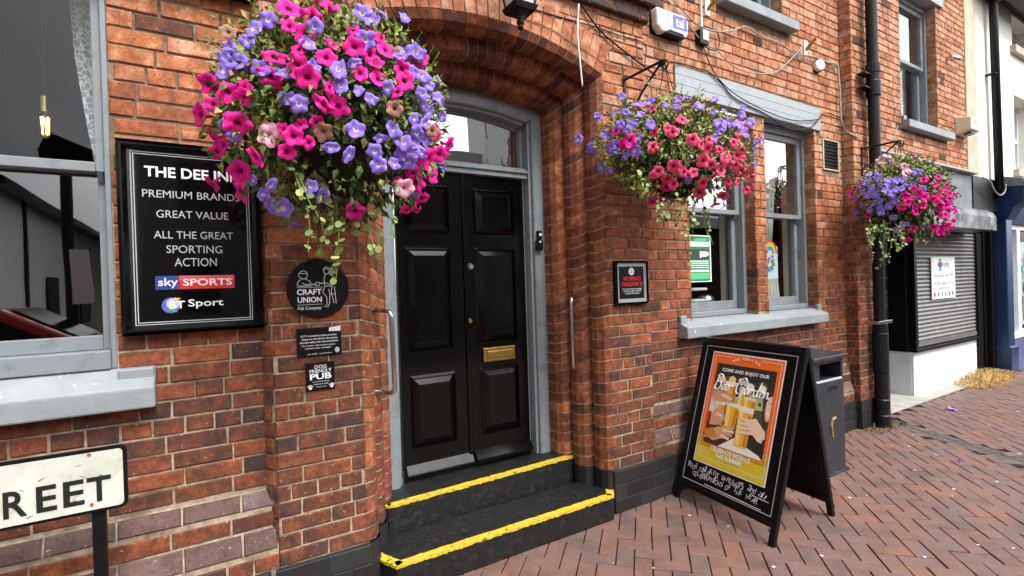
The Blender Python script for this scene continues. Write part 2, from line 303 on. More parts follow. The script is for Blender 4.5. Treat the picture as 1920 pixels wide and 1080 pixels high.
# ================================================================== GROUND
mb = MB(); mb.quad((-150, -150, -.02), (150, -150, -.02), (150, 150, -.02), (-150, 150, -.02))
structure(mb.build('ground', M['asphalt']))
mb = MB(); mb.quad((-20, -9, -.010), (40, -9, -.010), (40, .6, -.010), (-20, .6, -.010))
structure(mb.build('pavement_bed', M['sand']))
ang = math.radians(44); pu = Vector((math.cos(ang), math.sin(ang), 0)); pv = Vector((-math.sin(ang), math.cos(ang), 0))
gd0, gd1 = Vector((6.16, -.12, 0)), Vector((5.0, -2.7, 0))
gdir = (gd1 - gd0).normalized(); gn = Vector((-gdir.y, gdir.x, 0)); GL = (gd1 - gd0).length
mb = MB(); a = .1
def paver(ox, oy, wx, wy):
    c = pu * ox + pv * oy; c2 = c + pu * wx / 2 + pv * wy / 2
    if not (-4 < c2.x < 15 and -6.2 < c2.y < (-.02 if c2.x > 6.05 else .04)): return
    if c2.x > 11.5 and c2.y > 0.1: return
    q = c2 - gd0; al = q.dot(gdir); ac = abs(q.dot(gn))
    if -.05 < al < GL and ac < .1: return
    g = .0045; dz = U(-.002, .002); tl = U(-.0015, .0015)
    t = random.choice([.2, .32, .42, .48, .5, .55, .6, .66, .82]) + U(-.05, .05)
    n = (Z + pu * tl + pv * U(-.006, .006)).normalized()
    g, g2 = .0018, .0037
    mb.brick(c + pu * g + pv * g2 + Z * dz, pu, pv, n, wx - 2 * g, wy - 2 * g2, e=.0025, d=.02, t=t)
for i in range(-90, 110):
    for j in range(-90, 90):
        k = (i - j) % 4
        if k == 0: paver(i * a, j * a, 2 * a, a)           # stretcher along pu
        elif k == 3: paver(i * a, j * a, a, 2 * a) if True else None
structure(mb.build('pavement', M['paver']))
mb = MB()
n = int(GL / .068)
for i in range(n):
    for s in (-1, 1):
        o = gd0 + gdir * (i * .068) + gn * (s * .0525 - .05)
        if abs(s) == 1: mb.brick(o + Vector((0, 0, -.004)), gdir, gn, Z, .062, .1, e=.005, d=.02, t=U(0, .35))
structure(mb.build('drain_channel', brick_mat('drain_setts', [(0, (.07, .062, .052)), (1, (.13, .11, .09))], sootamt=.3, rough=.6, pit=.5)))
# ================================================================== PUB
pub = thing('pub_building', 'red brick pub with an arched black double door and grey sash windows', 'building', (1.5, 0, 0))
z0w = .285; CH = .075
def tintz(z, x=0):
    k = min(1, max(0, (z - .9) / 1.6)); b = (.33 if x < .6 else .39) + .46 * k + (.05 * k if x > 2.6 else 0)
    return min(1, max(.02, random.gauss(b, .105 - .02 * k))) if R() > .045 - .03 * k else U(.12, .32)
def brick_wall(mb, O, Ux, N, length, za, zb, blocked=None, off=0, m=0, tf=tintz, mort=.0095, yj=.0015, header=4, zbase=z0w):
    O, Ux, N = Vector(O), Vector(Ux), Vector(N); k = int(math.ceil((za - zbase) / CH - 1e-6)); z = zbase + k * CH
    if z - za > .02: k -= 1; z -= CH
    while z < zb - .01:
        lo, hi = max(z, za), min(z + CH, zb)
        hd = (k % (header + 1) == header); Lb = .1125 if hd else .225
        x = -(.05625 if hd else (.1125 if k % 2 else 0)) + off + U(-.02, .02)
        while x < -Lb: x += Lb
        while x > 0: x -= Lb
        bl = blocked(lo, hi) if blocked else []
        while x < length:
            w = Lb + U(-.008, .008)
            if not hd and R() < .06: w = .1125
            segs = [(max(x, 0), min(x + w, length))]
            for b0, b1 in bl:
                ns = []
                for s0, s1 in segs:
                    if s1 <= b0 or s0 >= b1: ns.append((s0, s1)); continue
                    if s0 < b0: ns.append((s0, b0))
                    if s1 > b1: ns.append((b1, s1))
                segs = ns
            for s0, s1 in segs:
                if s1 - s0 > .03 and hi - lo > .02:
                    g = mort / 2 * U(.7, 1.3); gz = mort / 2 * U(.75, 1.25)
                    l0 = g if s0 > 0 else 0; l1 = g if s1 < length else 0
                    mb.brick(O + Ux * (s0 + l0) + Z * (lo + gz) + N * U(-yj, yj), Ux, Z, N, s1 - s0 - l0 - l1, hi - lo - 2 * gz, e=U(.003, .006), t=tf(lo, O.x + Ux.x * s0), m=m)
            x += w
        z += CH; k += 1
MO = 1      # mortar slot
def mortar_rect(mb, O, Ux, N, l0, l1, za, zb, d=.007): 
    O = Vector(O) - Vector(N) * d; Ux = Vector(Ux)
    cut = 1.95
    for a_, b_, mm in ((za, min(zb, cut), MO), (max(za, cut), zb, 3)):
        if b_ > a_: mb.quad(O + Ux * l0 + Z * a_, O + Ux * l1 + Z * a_, O + Ux * l1 + Z * b_, O + Ux * l0 + Z * b_, m=mm)
wall = MB()
# left wall, window opening x<-.30, z 1.27..3.7
XL = -3.6
def blkL(lo, hi): return [(-2.1 - XL, -.305 - XL)] if hi > 1.29 and lo < 3.75 else ([(-2.2 - XL, -.18 - XL)] if hi > 1.13 else [])
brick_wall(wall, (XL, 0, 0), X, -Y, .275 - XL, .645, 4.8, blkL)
mortar_rect(wall, (0, 0, 0), X, -Y, XL, -2.1, 0, 4.8); mortar_rect(wall, (0, 0, 0), X, -Y, -.305, .3, 0, 4.8); mortar_rect(wall, (0, 0, 0), X, -Y, -2.1, -.305, 0, 1.28); mortar_rect(wall, (0, 0, 0), X, -Y, -2.1, -.305, 3.75, 4.8)
# right wall
WX0, WX1 = 2.735, 5.61
def blkR(lo, hi):
    r = []
    if lo < 3.195 and hi > 2.97: r.append((3.122 - WX0, 5.19 - WX0))
    elif lo < 2.96 and hi > 1.27: r += [(3.25 - WX0, 4.11 - WX0), (4.272 - WX0, 5.09 - WX0)]
    elif lo < 1.26 and hi > 1.13: r.append((3.1 - WX0, 5.15 - WX0))
    if lo < 2.9 and hi > 2.6: r.append((5.235 - WX0, 5.535 - WX0))
    if lo < 6 and hi > 3.86: r.append((3.75 - WX0, 4.60 - WX0))
    elif lo < 3.87 and hi > 3.8: r.append((3.66 - WX0, 4.72 - WX0))
    return r
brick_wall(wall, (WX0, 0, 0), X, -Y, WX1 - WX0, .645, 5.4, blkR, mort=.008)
for x0, x1, za, zb in ((2.6, 3.25, 0, 3.0), (5.09, 5.62, 0, 3.0), (4.11, 4.272, 1.2, 3.0), (3.25, 5.09, 0, 1.24), (2.6, 3.75, 3.0, 5.4), (4.6, 5.62, 3.0, 5.4), (3.75, 4.6, 3.0, 3.86)):
    mortar_rect(wall, (0, 0, 0), X, -Y, x0, x1, za, zb)
# reveals of the right windows
for xr, nx in ((5.09, -1), (4.11, -1), (3.25, 1), (4.272, 1)):
    brick_wall(wall, (xr, 0, 0), Y, Vector((nx, 0, 0)), .13, 1.27, 2.96, off=.04)
    wall.quad((xr - nx * .007, 0, 1.2), (xr - nx * .007, .14, 1.2), (xr - nx * .007, .14, 2.97), (xr - nx * .007, 0, 2.97), m=MO)
brick_wall(wall, (4.6, 0, 0), Y, -X, .13, 3.88, 5.4); wall.quad((4.607, 0, 3.8), (4.607, .14, 3.8), (4.607, .14, 5.4), (4.607, 0, 5.4), m=MO)
# end pilaster of the pub
brick_wall(wall, (5.61, -.11, 0), X, -Y, .40, .285, 5.4, off=.06); mortar_rect(wall, (0, -.11, 0), X, -Y, 5.615, 6.01, 0, 5.4)
brick_wall(wall, (5.61, -.11, 0), Y, -X, .11, .285, 5.4, off=.05); wall.quad((5.617, -.105, 0), (5.617, .01, 0), (5.617, .01, 5.4), (5.617, -.105, 5.4), m=MO)
# weathered base: wall steps out in two sloping courses
def coping(x0, x1, off):
    for (ya, za, yb, zb) in ((-.06, .38, -.03, .475), (-.03, .57, 0.0, .645)):
        sl = Vector((0, yb - ya, zb - za)); hl = sl.length; V = sl.normalized(); N = Vector((0, -V.z, V.y))
        x = x0 - off
        while x < x1:
            a, b = max(x, x0), min(x + .225, x1)
            if b - a > .03: wall.brick(Vector((a + .004, ya, za + .004)), X, V, N, b - a - .008, hl - .008, e=.005, t=U(.1, .95), m=2)
            x += .225
        wall.quad((x0, ya + .006, za), (x1, ya + .006, za), (x1, yb + .006, zb), (x0, yb + .006, zb), m=MO)
    brick_wall(wall, (x0, -.06, 0), X, -Y, x1 - x0, .285, .378, header=0, off=off, zbase=.285)
    brick_wall(wall, (x0, -.03, 0), X, -Y, x1 - x0, .477, .57, zbase=.477, off=off)
    mortar_rect(wall, (0, -.06, 0), X, -Y, x0, x1, .0, .38); mortar_rect(wall, (0, -.03, 0), X, -Y, x0, x1, .475, .57)
coping(XL, .27, .1); coping(2.74, 5.605, .03)
# entrance bay
BX0, BX1, ZS = .275, 2.735, 2.95
XA, XB, RISE0 = .68, 2.335, .17
cx0 = (XA + XB) / 2; hw0 = (XB - XA) / 2; RR = (hw0 ** 2 + RISE0 ** 2) / (2 * RISE0); zc0 = ZS + RISE0 - RR
def blkB(lo, hi):
    if lo < ZS - .02: return [(XA - BX0 + .006, XB - BX0 - .006)]
    q = (RR + .16) ** 2 - (lo - zc0) ** 2
    if q <= 0: return []
    h = min(math.sqrt(q), hw0 + .03); return [(cx0 - h - BX0, cx0 + h - BX0)]
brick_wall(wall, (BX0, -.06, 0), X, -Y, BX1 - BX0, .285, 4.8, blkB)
mortar_rect(wall, (0, -.06, 0), X, -Y, BX0, XA + .004, 0, 4.8); mortar_rect(wall, (0, -.06, 0), X, -Y, XB - .004, BX1, 0, 4.8)
n = 40
for i in range(n):
    xa = XA - .01 + (XB - XA + .02) * i / n; xb = XA - .01 + (XB - XA + .02) * (i + 1) / n
    f = lambda x: zc0 + math.sqrt(max(0, (RR + .01) ** 2 - (x - cx0) ** 2))
    wall.quad((xa, -.053, f(xa)), (xb, -.053, f(xb)), (xb, -.053, 4.8), (xa, -.053, 4.8), m=MO)
brick_wall(wall, (BX0 - .045, 0, 0), Vector((.6, -.8, 0)), Vector((-.8, -.6, 0)), .075, .285, 4.8, header=0); wall.quad((BX0 - .03, .0, .0), (BX0 + .006, -.05, 0), (BX0 + .006, -.05, 4.8), (BX0 - .03, 0, 4.8), m=MO)
wall.quad((BX1, -.053, 0), (BX1, .01, 0), (BX1, .01, 4.8), (BX1, -.053, 4.8), m=MO)
# arch ring on the face
nv = 23
a0 = math.asin(hw0 / RR)
for i in range(nv):
    a, b = -a0 + 2 * a0 * i / nv, -a0 + 2 * a0 * (i + 1) / nv; g = .0045 / RR; a += g; b -= g
    def pr(an, r, y=-.0625): return Vector((cx0 + r * math.sin(an), y, zc0 + r * math.cos(an)))
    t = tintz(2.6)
    q = [pr(a, RR + .002), pr(b, RR + .002), pr(b, RR + .222), pr(a, RR + .222)]
    c = sum(q, Vector()) / 4; f = [p + (c - p).normalized() * .005 + Vector((0, -.0, 0)) for p in q]; bk = [p + Vector((0, .005, 0)) for p in q]; bb = [p + Vector((0, .04, 0)) for p in q]
    wall.faces(f + bk + bb, [(0, 1, 2, 3)] + [(4 + k, 4 + (k + 1) % 4, (k + 1) % 4, k) for k in range(4)] + [(8 + k, 8 + (k + 1) % 4, 4 + (k + 1) % 4, 4 + k) for k in range(4)], 0, t)
wall.box(XL, XL + .2, .02, 6, 0, 4.8, m=MO)
wo_ = wall.build('brick_wall', [M['brick'], M['mortar'], M['pur'], M['mortar_old']], pub)
# stepped, splayed door surround: three orders swept up the jambs and round the arch
def path(u, s):        # u 0..1 left jamb, 1..2 arch, 2..3 right jamb
    xl, xr = XA + .27 * s, XB - .185 * s; zs = ZS - .15 * s; rise = RISE0 - .107 * s
    if u <= 1: return xl, .0 + u * zs
    if u >= 2: return xr, (3 - u) * zs
    c = (xl + xr) / 2; h = (xr - xl) / 2; r = (h * h + rise * rise) / (2 * rise); zc = zs + rise - r; an = math.asin(h / r); t = -an + 2 * an * (u - 1)
    return c + r * math.sin(t), zc + r * math.cos(t)
def PT(u, s, y): x, z = path(u, s); return Vector((x, y, z))
sur = MB(); CF = .27
orders = []
for i in range(3):
    y0 = -.06 + .16 * i; s0 = i / 3; ps = s0 - (1 / 3 - CF) if i else s0
    pr_ = ([(ps - .12, y0)] if i else []) + [(s0 + (.02 if i else -.012), y0), (s0 + CF * .6, y0 + .022), (s0 + CF, y0 + .07)] + ([(s0 + CF, y0 + .122), (s0 + CF - .12, y0 + .13), (s0 + CF - .12, y0 + .16)] if i < 2 else [(s0 + CF, y0 + .165)])
    orders.append(pr_)
def sweep(mb, ua, ub, prof, back, m, t, n=1):
    k0 = len(mb.v); K = len(prof)
    for j in range(n + 1):
        u = ua + (ub - ua) * j / n
        for (s, y) in prof: mb.v.append(tuple(PT(u, s - (.0 if not back else .011), y + (0 if not back else .003))))
    for j in range(n):
        for i in range(K - 1):
            mb.f.append((k0 + j * K + i, k0 + j * K + i + 1, k0 + (j + 1) * K + i + 1, k0 + (j + 1) * K + i)); mb.m.append(m); mb.t.append(t)
    if not back:
        for j, side in ((0, 0), (n, 1)):
            u = ua + (ub - ua) * j / n
            b = [tuple(PT(u, s - .07, y + .012)) for (s, y) in prof]; kb = len(mb.v); mb.v += b
            for i in range(K - 1):
                mb.f.append((k0 + j * K + i, kb + i, kb + i + 1, k0 + j * K + i + 1)); mb.m.append(m); mb.t.append(t)
NJ = 39
zlev = .287
for pr_ in orders:
    for (lo_, hi_) in ((0, 1), (2, 3)):
        k = 0
        while True:
            za = zlev + k * CH; zb = za + CH - .002
            if za > ZS - .03: break
            ua, ub = (za + .0045) / ZS, min((zb - .0045) / ZS, .999)
            if lo_ == 2: ua, ub = 3 - ua, 3 - ub
            sweep(sur, ua, ub, [(s + U(-.006, .006), y) for s, y in pr_], False, 0, min(.8, max(.25, random.gauss(.45 + .05 * za, .09)))); k += 1
        sweep(sur, zlev / ZS if lo_ == 0 else 3 - zlev / ZS, 1 if lo_ == 0 else 2, pr_, True, 1, .5)
    for k in range(nv):
        ua, ub = 1 + (k + .055) / nv, 1 + (k + .945) / nv
        sweep(sur, ua, ub, [(s + U(-.01, .01), y) for s, y in pr_], False, 2, U(.3, .7), n=2)
    sweep(sur, 1, 2, pr_, True, 1, .5, n=24)
sur.build('door_surround', [M['brick'], M['mortar'], brick_mat('sooty_arch_brick', BR_STOPS, sootamt=.97)], pub)
# black plinth
pls = (MB(), MB())
for x0, x1, y in ((XL, .235, -.075), (.255, .69, -.083), (2.325, 2.755, -.083), (2.755, 5.60, -.075), (5.6, 6.02, -.125)):
    pl = pls[x0 > 1.5]
    for k in range(3):
        xx = x0 + (k % 2) * -.11
        while xx < x1:
            aa, bb = max(xx, x0), min(xx + .225, x1)
            if bb - aa > .02: pl.brick((aa + .002, y + U(-.001, .001), k * .095 + .0025), X, Z, -Y, bb - aa - .004, .09, e=.003, t=R())
            xx += .225
    pl.box(x0 + .001, x1 - .001, y + .0035, 0, 0, .284, t=.8)

for pr_ in orders:
    for (ua, ub) in ((0, zlev / ZS), (3 - zlev / ZS, 3)):
        pl = pls[ua > 1]; k0 = len(pl.v); K = len(pr_)
        for u in (ua, ub):
            for s, y in pr_: pl.v.append(tuple(PT(u, s + .03, y - .008)))
        for i in range(K - 1): pl.f.append((k0 + i, k0 + i + 1, k0 + K + i + 1, k0 + K + i)); pl.m.append(0); pl.t.append(.4)
for pl in pls: pl.build('plinth', M['paint_brick'], pub)
# lintel, sills, string course, vent
mb = MB()
for k in range(3):
    lo, hi = k / 3, (k + 1) / 3 - .012; za = lambda f: 2.985 + .222 * f; zb = lambda f: 2.965 + .217 * f
    mb.prism([(3.122, -.014, za(lo)), (5.19, -.014, zb(lo)), (5.19, -.014, zb(hi)), (3.122, -.014, za(hi))], (0, .1, 0))
mb.prism([(3.123, -.0115, 2.987), (5.189, -.0115, 2.967), (5.189, -.0115, 3.178), (3.123, -.0115, 3.203)], (0, .1, 0)); mb.build('lintel', M['greybrick'], pub, bevel=.003)
def sill(x0, x1, yf, zt, zb_, zback, yb=.14, ear=.07):
    m = MB(); m.prism([(x0, yf, zb_), (x0, yf, zt), (x0, 0.0, zback - .012), (x0, yb, zback), (x0, yb, zb_)], (x1 - x0, 0, 0))
    for e0, e1 in ((x0 + .001, x0 + ear), (x1 - ear, x1 - .001)): m.box(e0, e1, -.03, -.001, zback - .05, zback + .035)
    return m
sill(3.085, 5.09, -.09, 1.2, 1.115, 1.25).build('window_sill', M['sillgrey'], pub, bevel=.008)
mb = MB(); mb.prism([(-2.2, -.085, 1.105), (-2.2, -.085, 1.19), (-2.2, .0, 1.268), (-2.2, .1, 1.275), (-2.2, .1, 1.105)], (2.025, 0, 0)); mb.box(-.30, -.178, -.045, -.001, 1.2, 1.268); mb.build('window_sill', M['sillgrey'], pub, bevel=.008)
sill(3.66, 4.735, -.085, 3.885, 3.8, 3.9, ear=.05).build('window_sill', M['sillgrey'], pub, bevel=.006)
mb = MB()
for x0, x1, y, za, zb in ((.2, 2.765, -.10, 3.39, 3.43), (.2, 2.775, -.085, 3.43, 3.505), (.2, 2.82, -.125, 3.505, 3.56)):
    x = x0
    while x < x1:
        b = min(x + .225, x1); mb.brick((x + .004, y, za + .002), X, Z, -Y, b - x - .008, zb - za - .004, e=.006, d=-y, t=U(0, .3)); x = b
    mb.box(x0, x1 - .001, y + .006, -.02, za + .001, zb, t=.1)
mb.build('string_course', M['brick'], pub)
mb = MB(); mb.box(-2.4, .245, -.05, .0, 2.905, 3.62); mb.box(-2.4, .248, -.075, -.05, 2.902, 2.925); mb.build('fascia_board', M['blackm'], pub, bevel=.004)
vt = MB(); vt.box(5.235, 5.535, .005, .05, 2.6, 2.905)
for a in ((5.232, 5.25, 2.6, 2.905), (5.52, 5.538, 2.6, 2.905), (5.25, 5.52, 2.6, 2.612), (5.25, 5.52, 2.893, 2.905)): vt.box(a[0], a[1], -.008, .005, a[2], a[3], m=1)
for k in range(8): vt.prism([(5.25, -.006, 2.622 + k * .034), (5.25, .004, 2.64 + k * .034), (5.25, .004, 2.646 + k * .034), (5.25, -.006, 2.628 + k * .034)], (.27, 0, 0))
vt.build('vent_grille', [M['blackm'], M['stone']], pub)
# steps
def step(poly, z0, z1, name):
    m = MB(); m.prism([(x, y, z0) for x, y in poly], (0, 0, z1 - z0)); o = m.build(name, M['step'], pub, bevel=.012); return o
p1 = [(.735, .02), (.80, -.135), (2.26, -.135), (2.352, -.03), (2.352, .2), (.735, .2)]
p2 = [(.85, .215), (.87, .20), (2.285, .245), (2.285, .46), (2.16, .6), (.9, .6), (.85, .4)]
s1 = step(p1, 0, .16, 'door_step'); s2 = step(p2, .0, .325, 'door_step')
def nosing(pts, z, w, parent, drop):
    m = MB()
    for (a, b) in zip(pts[:-1], pts[1:]):
        a, b = Vector((*a, 0)), Vector((*b, 0)); d = (b - a).normalized(); nn = Vector((-d.y, d.x, 0))
        n = max(1, int((b - a).length / .03))
        for i in range(n):
            p, q = a.lerp(b, i / n), a.lerp(b, (i + 1) / n)
            o1 = U(-.003, .003)
            m.prism([p - nn * .003 + Z * (z - drop + U(-.004, .004)), q - nn * .003 + Z * (z - drop + U(-.004, .004)), q - nn * .003 + Z * (z + .0025), p - nn * .003 + Z * (z + .0025)], nn * (w + o1))
    o = m.build('nosing_stripe', M['yellow']); o.parent = parent; return o
nosing([(.722, .04), (.80, -.135), (2.26, -.135), (2.352, -.03)], .16, .05, s1, .012)
nosing([(.85, .22), (.87, .20), (2.288, .245)], .325, .045, s2, .012)
# door frame
fr = MB(); YF = .42
def fpath(u, off):     # outer edge offset inward
    xl, xr = .945 + off, 2.152 - off; zs = 2.80 - off * .6; rise = .063
    if u <= 1: return xl, .325 + u * (zs - .325)
    if u >= 2: return xr, .325 + (3 - u) * (zs - .325)
    c = (xl + xr) / 2; h = (xr - xl) / 2; r = (h * h + rise * rise) / (2 * rise); an = math.asin(h / r); t = -an + 2 * an * (u - 1)
    zt = zs + rise - r + r * math.cos(t) - off * .45 * 1
    return c + r * math.sin(t), zt
prof = [(-.05, YF + .01), (-.02, YF + .003), (.0, YF), (.066, YF), (.074, YF + .008), (.077, YF + .03), (.092, YF + .034), (.095, YF + .1), (.115, YF + .104), (.118, YF + .14)]
us = [0, 1] + [1 + k / 24 for k in range(1, 24)] + [2, 3]
k0 = 0; K = len(prof)
for u in us:
    for o, y in prof: x, z = fpath(u, o); fr.v.append((x, y, z))
for j in range(len(us) - 1):
    for i in range(K - 1): fr.f.append((j * K + i, j * K + i + 1, (j + 1) * K + i + 1, (j + 1) * K + i)); fr.m.append(0); fr.t.append(.5)
dfr = fr.build('door_frame', M['grey'], pub)
mb = MB(); mb.box(1.06, 2.035, YF + .012, YF + .1, 2.325, 2.36); mb.box(1.055, 2.04, YF - .004, YF + .1, 2.36, 2.378); mb.box(1.06, 2.035, YF + .02, YF + .1, 2.378, 2.4); put_ = mb.build('transom', M['grey'], bevel=.004); put_.parent = dfr
mb = MB(); mb.quad((1.03, .53, 2.39), (2.06, .53, 2.39), (2.06, .53, 2.82), (1.03, .53, 2.82)); g = mb.build('pane', M['fan']); g.parent = dfr
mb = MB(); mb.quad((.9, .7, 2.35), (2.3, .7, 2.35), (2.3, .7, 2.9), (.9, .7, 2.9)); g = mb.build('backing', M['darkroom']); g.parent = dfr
mb = MB(); mb.prism([(1.075, YF + .022, .368), (1.075, YF + .02, .378), (1.075, YF + .055, .43), (1.075, YF + .1, .435), (1.075, YF + .1, .368)], (.47, 0, 0)); mb.box(1.07, 2.03, YF + .06, YF + .1, .326, .367, m=1); mb.build('weather_bar', [mat('worn_grey_bar', (.03, .032, .034), .5, .3, var=.3), M['blackm']], pub, bevel=.003)
mb = MB(); mb.prism([(1.56, YF + .005, .362), (1.56, YF + .005, .385), (1.56, YF + .05, .44), (1.56, YF + .1, .445), (1.56, YF + .1, .362)], (.455, 0, 0)); mb.build('weather_bar', M['black'], pub, bevel=.004)
# door leaves with fielded panels
def leaf(x0, x1, panels):
    m = MB(); YD = .475
    m.box(x0, x1, YD, YD + .04, .40, 2.325)
    for (a, b, c, d) in panels:
        for (q, w_, yy) in ((0, .018, YD - .014),):     # bolection moulding round the panel
            m.prism([(a, YD, c), (b, YD, c), (b - w_, YD - .016, c + w_), (a + w_, YD - .016, c + w_)], (0, .02, 0))
            m.prism([(a, YD, d), (b, YD, d), (b - w_, YD - .016, d - w_), (a + w_, YD - .016, d - w_)], (0, .02, 0))
            m.prism([(a, YD, c), (a, YD, d), (a + w_, YD - .016, d - w_), (a + w_, YD - .016, c + w_)], (0, .02, 0))
            m.prism([(b, YD, c), (b, YD, d), (b - w_, YD - .016, d - w_), (b - w_, YD - .016, c + w_)], (0, .02, 0))
        # raised field: sloping borders to a flat centre
        i0 = .02; i1 = .06; y1, y2 = YD - .002, YD - .024
        o = [(a + i0, y1, c + i0), (b - i0, y1, c + i0), (b - i0, y1, d - i0), (a + i0, y1, d - i0)]
        n = [(a + i1, y2, c + i1), (b - i1, y2, c + i1), (b - i1, y2, d - i1), (a + i1, y2, d - i1)]
        m.faces(o + n, [(4, 5, 6, 7)] + [(k, (k + 1) % 4, 4 + (k + 1) % 4, 4 + k) for k in range(4)])
    return m
lv1 = leaf(1.062, 1.531, [(1.1, 1.43, 1.915, 2.245), (1.105, 1.43, 1.155, 1.83), (1.115, 1.44, .53, 1.0)]); lv1.box(1.522, 1.547, .462, .475, .42, 2.322)
d1 = lv1.build('door_leaf', M['black'], pub, bevel=.003)
lv2 = leaf(1.534, 2.02, [(1.605, 1.94, 1.918, 2.24), (1.605, 1.94, 1.155, 1.83), (1.62, 1.94, .532, 1.0)])
d2 = lv2.build('door_leaf', M['black'], pub, bevel=.003)
mb = MB(); mb.box(1.645, 1.9, .453, .474, 1.035, 1.13); mb.box(1.675, 1.87, .448, .453, 1.06, 1.106); lb = mb.build('letterbox', M['brass'], bevel=.003); lb.parent = d2
mb = MB(); mb.lathe((1.572, .474, 1.695), [(.0, -.022), (.017, -.022), (.024, -.012), (.026, 0)], axis='y'); mb.disc((1.572, .4515, 1.695), .009, X, Z, m=1); o = mb.build('lock', [M['steel'], ink((.03, .3, .08))], smooth=False); o.parent = d2
mb = MB(); mb.lathe((1.556, .474, 1.325), [(.0, -.014), (.013, -.014), (.018, 0)], axis='y'); o = mb.build('lock', M['brass']); o.parent = d2
mb = MB()
for x in (1.01, 2.06): pass
# ---------------------------------------------------------------- sash windows of the pub
def sash_window(parent, x0, x1, z0, z1, y, zm, fw_=.055, st=.055, glass='glassd', lower='glassr', name='window', lower_rail=.075, head=.07, fl=.04):
    m = MB(); dep = .16
    m.box(x0, x0 + fw_, y, y + dep, z0, z1); m.box(x1 - fw_, x1, y, y + dep, z0, z1); m.box(x0 + fw_, x1 - fw_, y + .002, y + dep, z1 - head, z1); m.box(x0 + fw_, x1 - fw_, y - .012, y + dep, z0, z0 + fl)
    win = m.build(name, M['grey'], parent, bevel=.004)
    a, b = x0 + fw_ + .002, x1 - fw_ - .002
    yu, yl = y + .025, y + .07
    u = MB(); u.box(a, a + st, yu, yu + .04, zm - .02, z1 - head - .001); u.box(b - st, b, yu, yu + .04, zm - .02, z1 - head - .001); u.box(a + st, b - st, yu + .001, yu + .04, z1 - head - st, z1 - head - .001); u.box(a + st, b - st, yu - .004, yu + .04, zm - .022, zm + .018)
    for hx in (a + .005, b - st + .003): u.prism([(hx, yu + .002, zm - .02), (hx, yu + .038, zm - .02), (hx, yu + .035, zm - .06)], (st - .01, 0, 0))
    us_ = u.build('upper_sash', M['grey'], bevel=.003); us_.parent = win
    l = MB(); l.box(a, a + st, yl, yl + .04, z0 + fl + .001, zm + .015); l.box(b - st, b, yl, yl + .04, z0 + fl + .001, zm + .015); l.box(a + st, b - st, yl - .002, yl + .04, z0 + fl + .001, z0 + fl + lower_rail); l.box(a + st, b - st, yl + .002, yl + .04, zm - .02, zm + .015)
    ls = l.build('lower_sash', M['grey'], bevel=.003); ls.parent = win
    for (zz0, zz1, yy) in ((zm, z1 - head - st + .01, yu + .018), (z0 + fl + lower_rail - .01, zm, yl + .018)):
        g = MB(); g.quad((a + st - .01, yy, zz0), (b - st + .01, yy, zz0), (b - st + .01, yy, zz1), (a + st - .01, yy, zz1)); go = g.build('pane', M[glass if zz0 == zm else lower]); go.parent = win
    return win
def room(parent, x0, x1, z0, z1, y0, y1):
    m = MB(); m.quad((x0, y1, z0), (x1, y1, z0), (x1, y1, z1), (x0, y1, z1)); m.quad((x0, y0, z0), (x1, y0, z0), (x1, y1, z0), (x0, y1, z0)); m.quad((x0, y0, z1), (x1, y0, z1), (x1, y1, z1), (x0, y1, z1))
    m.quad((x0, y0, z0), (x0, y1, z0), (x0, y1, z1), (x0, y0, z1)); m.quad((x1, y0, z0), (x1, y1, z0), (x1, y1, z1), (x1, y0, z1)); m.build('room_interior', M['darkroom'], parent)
sash_window(pub, -2.1, -.303, 1.27, 3.75, .0, 2.1, fw_=.02, st=.03, lower_rail=.06, head=.06, fl=.075, glass='glass', lower='glassl')
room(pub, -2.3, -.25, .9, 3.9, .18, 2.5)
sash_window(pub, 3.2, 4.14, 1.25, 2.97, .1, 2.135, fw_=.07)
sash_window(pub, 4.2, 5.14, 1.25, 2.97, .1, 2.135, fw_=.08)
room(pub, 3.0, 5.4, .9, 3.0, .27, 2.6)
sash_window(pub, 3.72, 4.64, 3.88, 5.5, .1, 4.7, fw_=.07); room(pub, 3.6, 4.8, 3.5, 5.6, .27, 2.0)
# ================================================================== SHUTTERED SHOP (same brick above)
shop = thing('shuttered_shop', 'closed shop with white boarded base, grey roller shutter and brick upper floor', 'building', (7.5, 0, 0))
sw = MB()
SX0, SX1 = 6.01, 8.965
def blkS(lo, hi):
    r = []
    if hi > 3.31: r.append((7.0 - SX0, 8.03 - SX0))
    elif hi > 3.24: r.append((6.98 - SX0, 8.3 - SX0))
    return r
brick_wall(sw, (SX0, 0, 0), X, -Y, SX1 - SX0, 2.85, 5.9, blkS, mort=.008)
for x0, x1, za, zb in ((SX0, 7.0, 2.4, 5.9), (8.03, SX1, 2.4, 5.9), (7.0, 8.03, 2.4, 3.3)): mortar_rect(sw, (0, 0, 0), X, -Y, x0, x1, za, zb)
brick_wall(sw, (8.03, 0, 0), Y, -X, .13, 3.3, 5.9); sw.quad((8.037, 0, 3.2), (8.037, .14, 3.2), (8.037, .14, 5.9), (8.037, 0, 5.9), m=MO)
brick_wall(sw, (7.0, 0, 0), Y, X, .13, 3.3, 5.9)
sw.build('brick_wall', [M['brick'], M['mortar'], M['pur'], M['mortar_old']], shop)
sill(6.98, 8.31, -.085, 3.325, 3.24, 3.35, ear=.08).build('window_sill', M['sillgrey'], shop, bevel=.006)
mb = MB(); mb.box(6.9, 8.2, -.03, .1, 4.93, 5.15); mb.build('lintel', M['greybrick'], shop)
sash_window(shop, 6.96, 8.07, 3.34, 4.93, .1, 4.15, fw_=.08); room(shop, 6.8, 8.2, 3.0, 5.5, .27, 1.8)
mb = MB()
for k in range(12):
    z = 2.42 + 0 * k
fa = MB(); fa.box(6.15, 9.0, -.03, .05, 2.4, 2.86); fa.build('fascia_board', M['fascia'], shop)
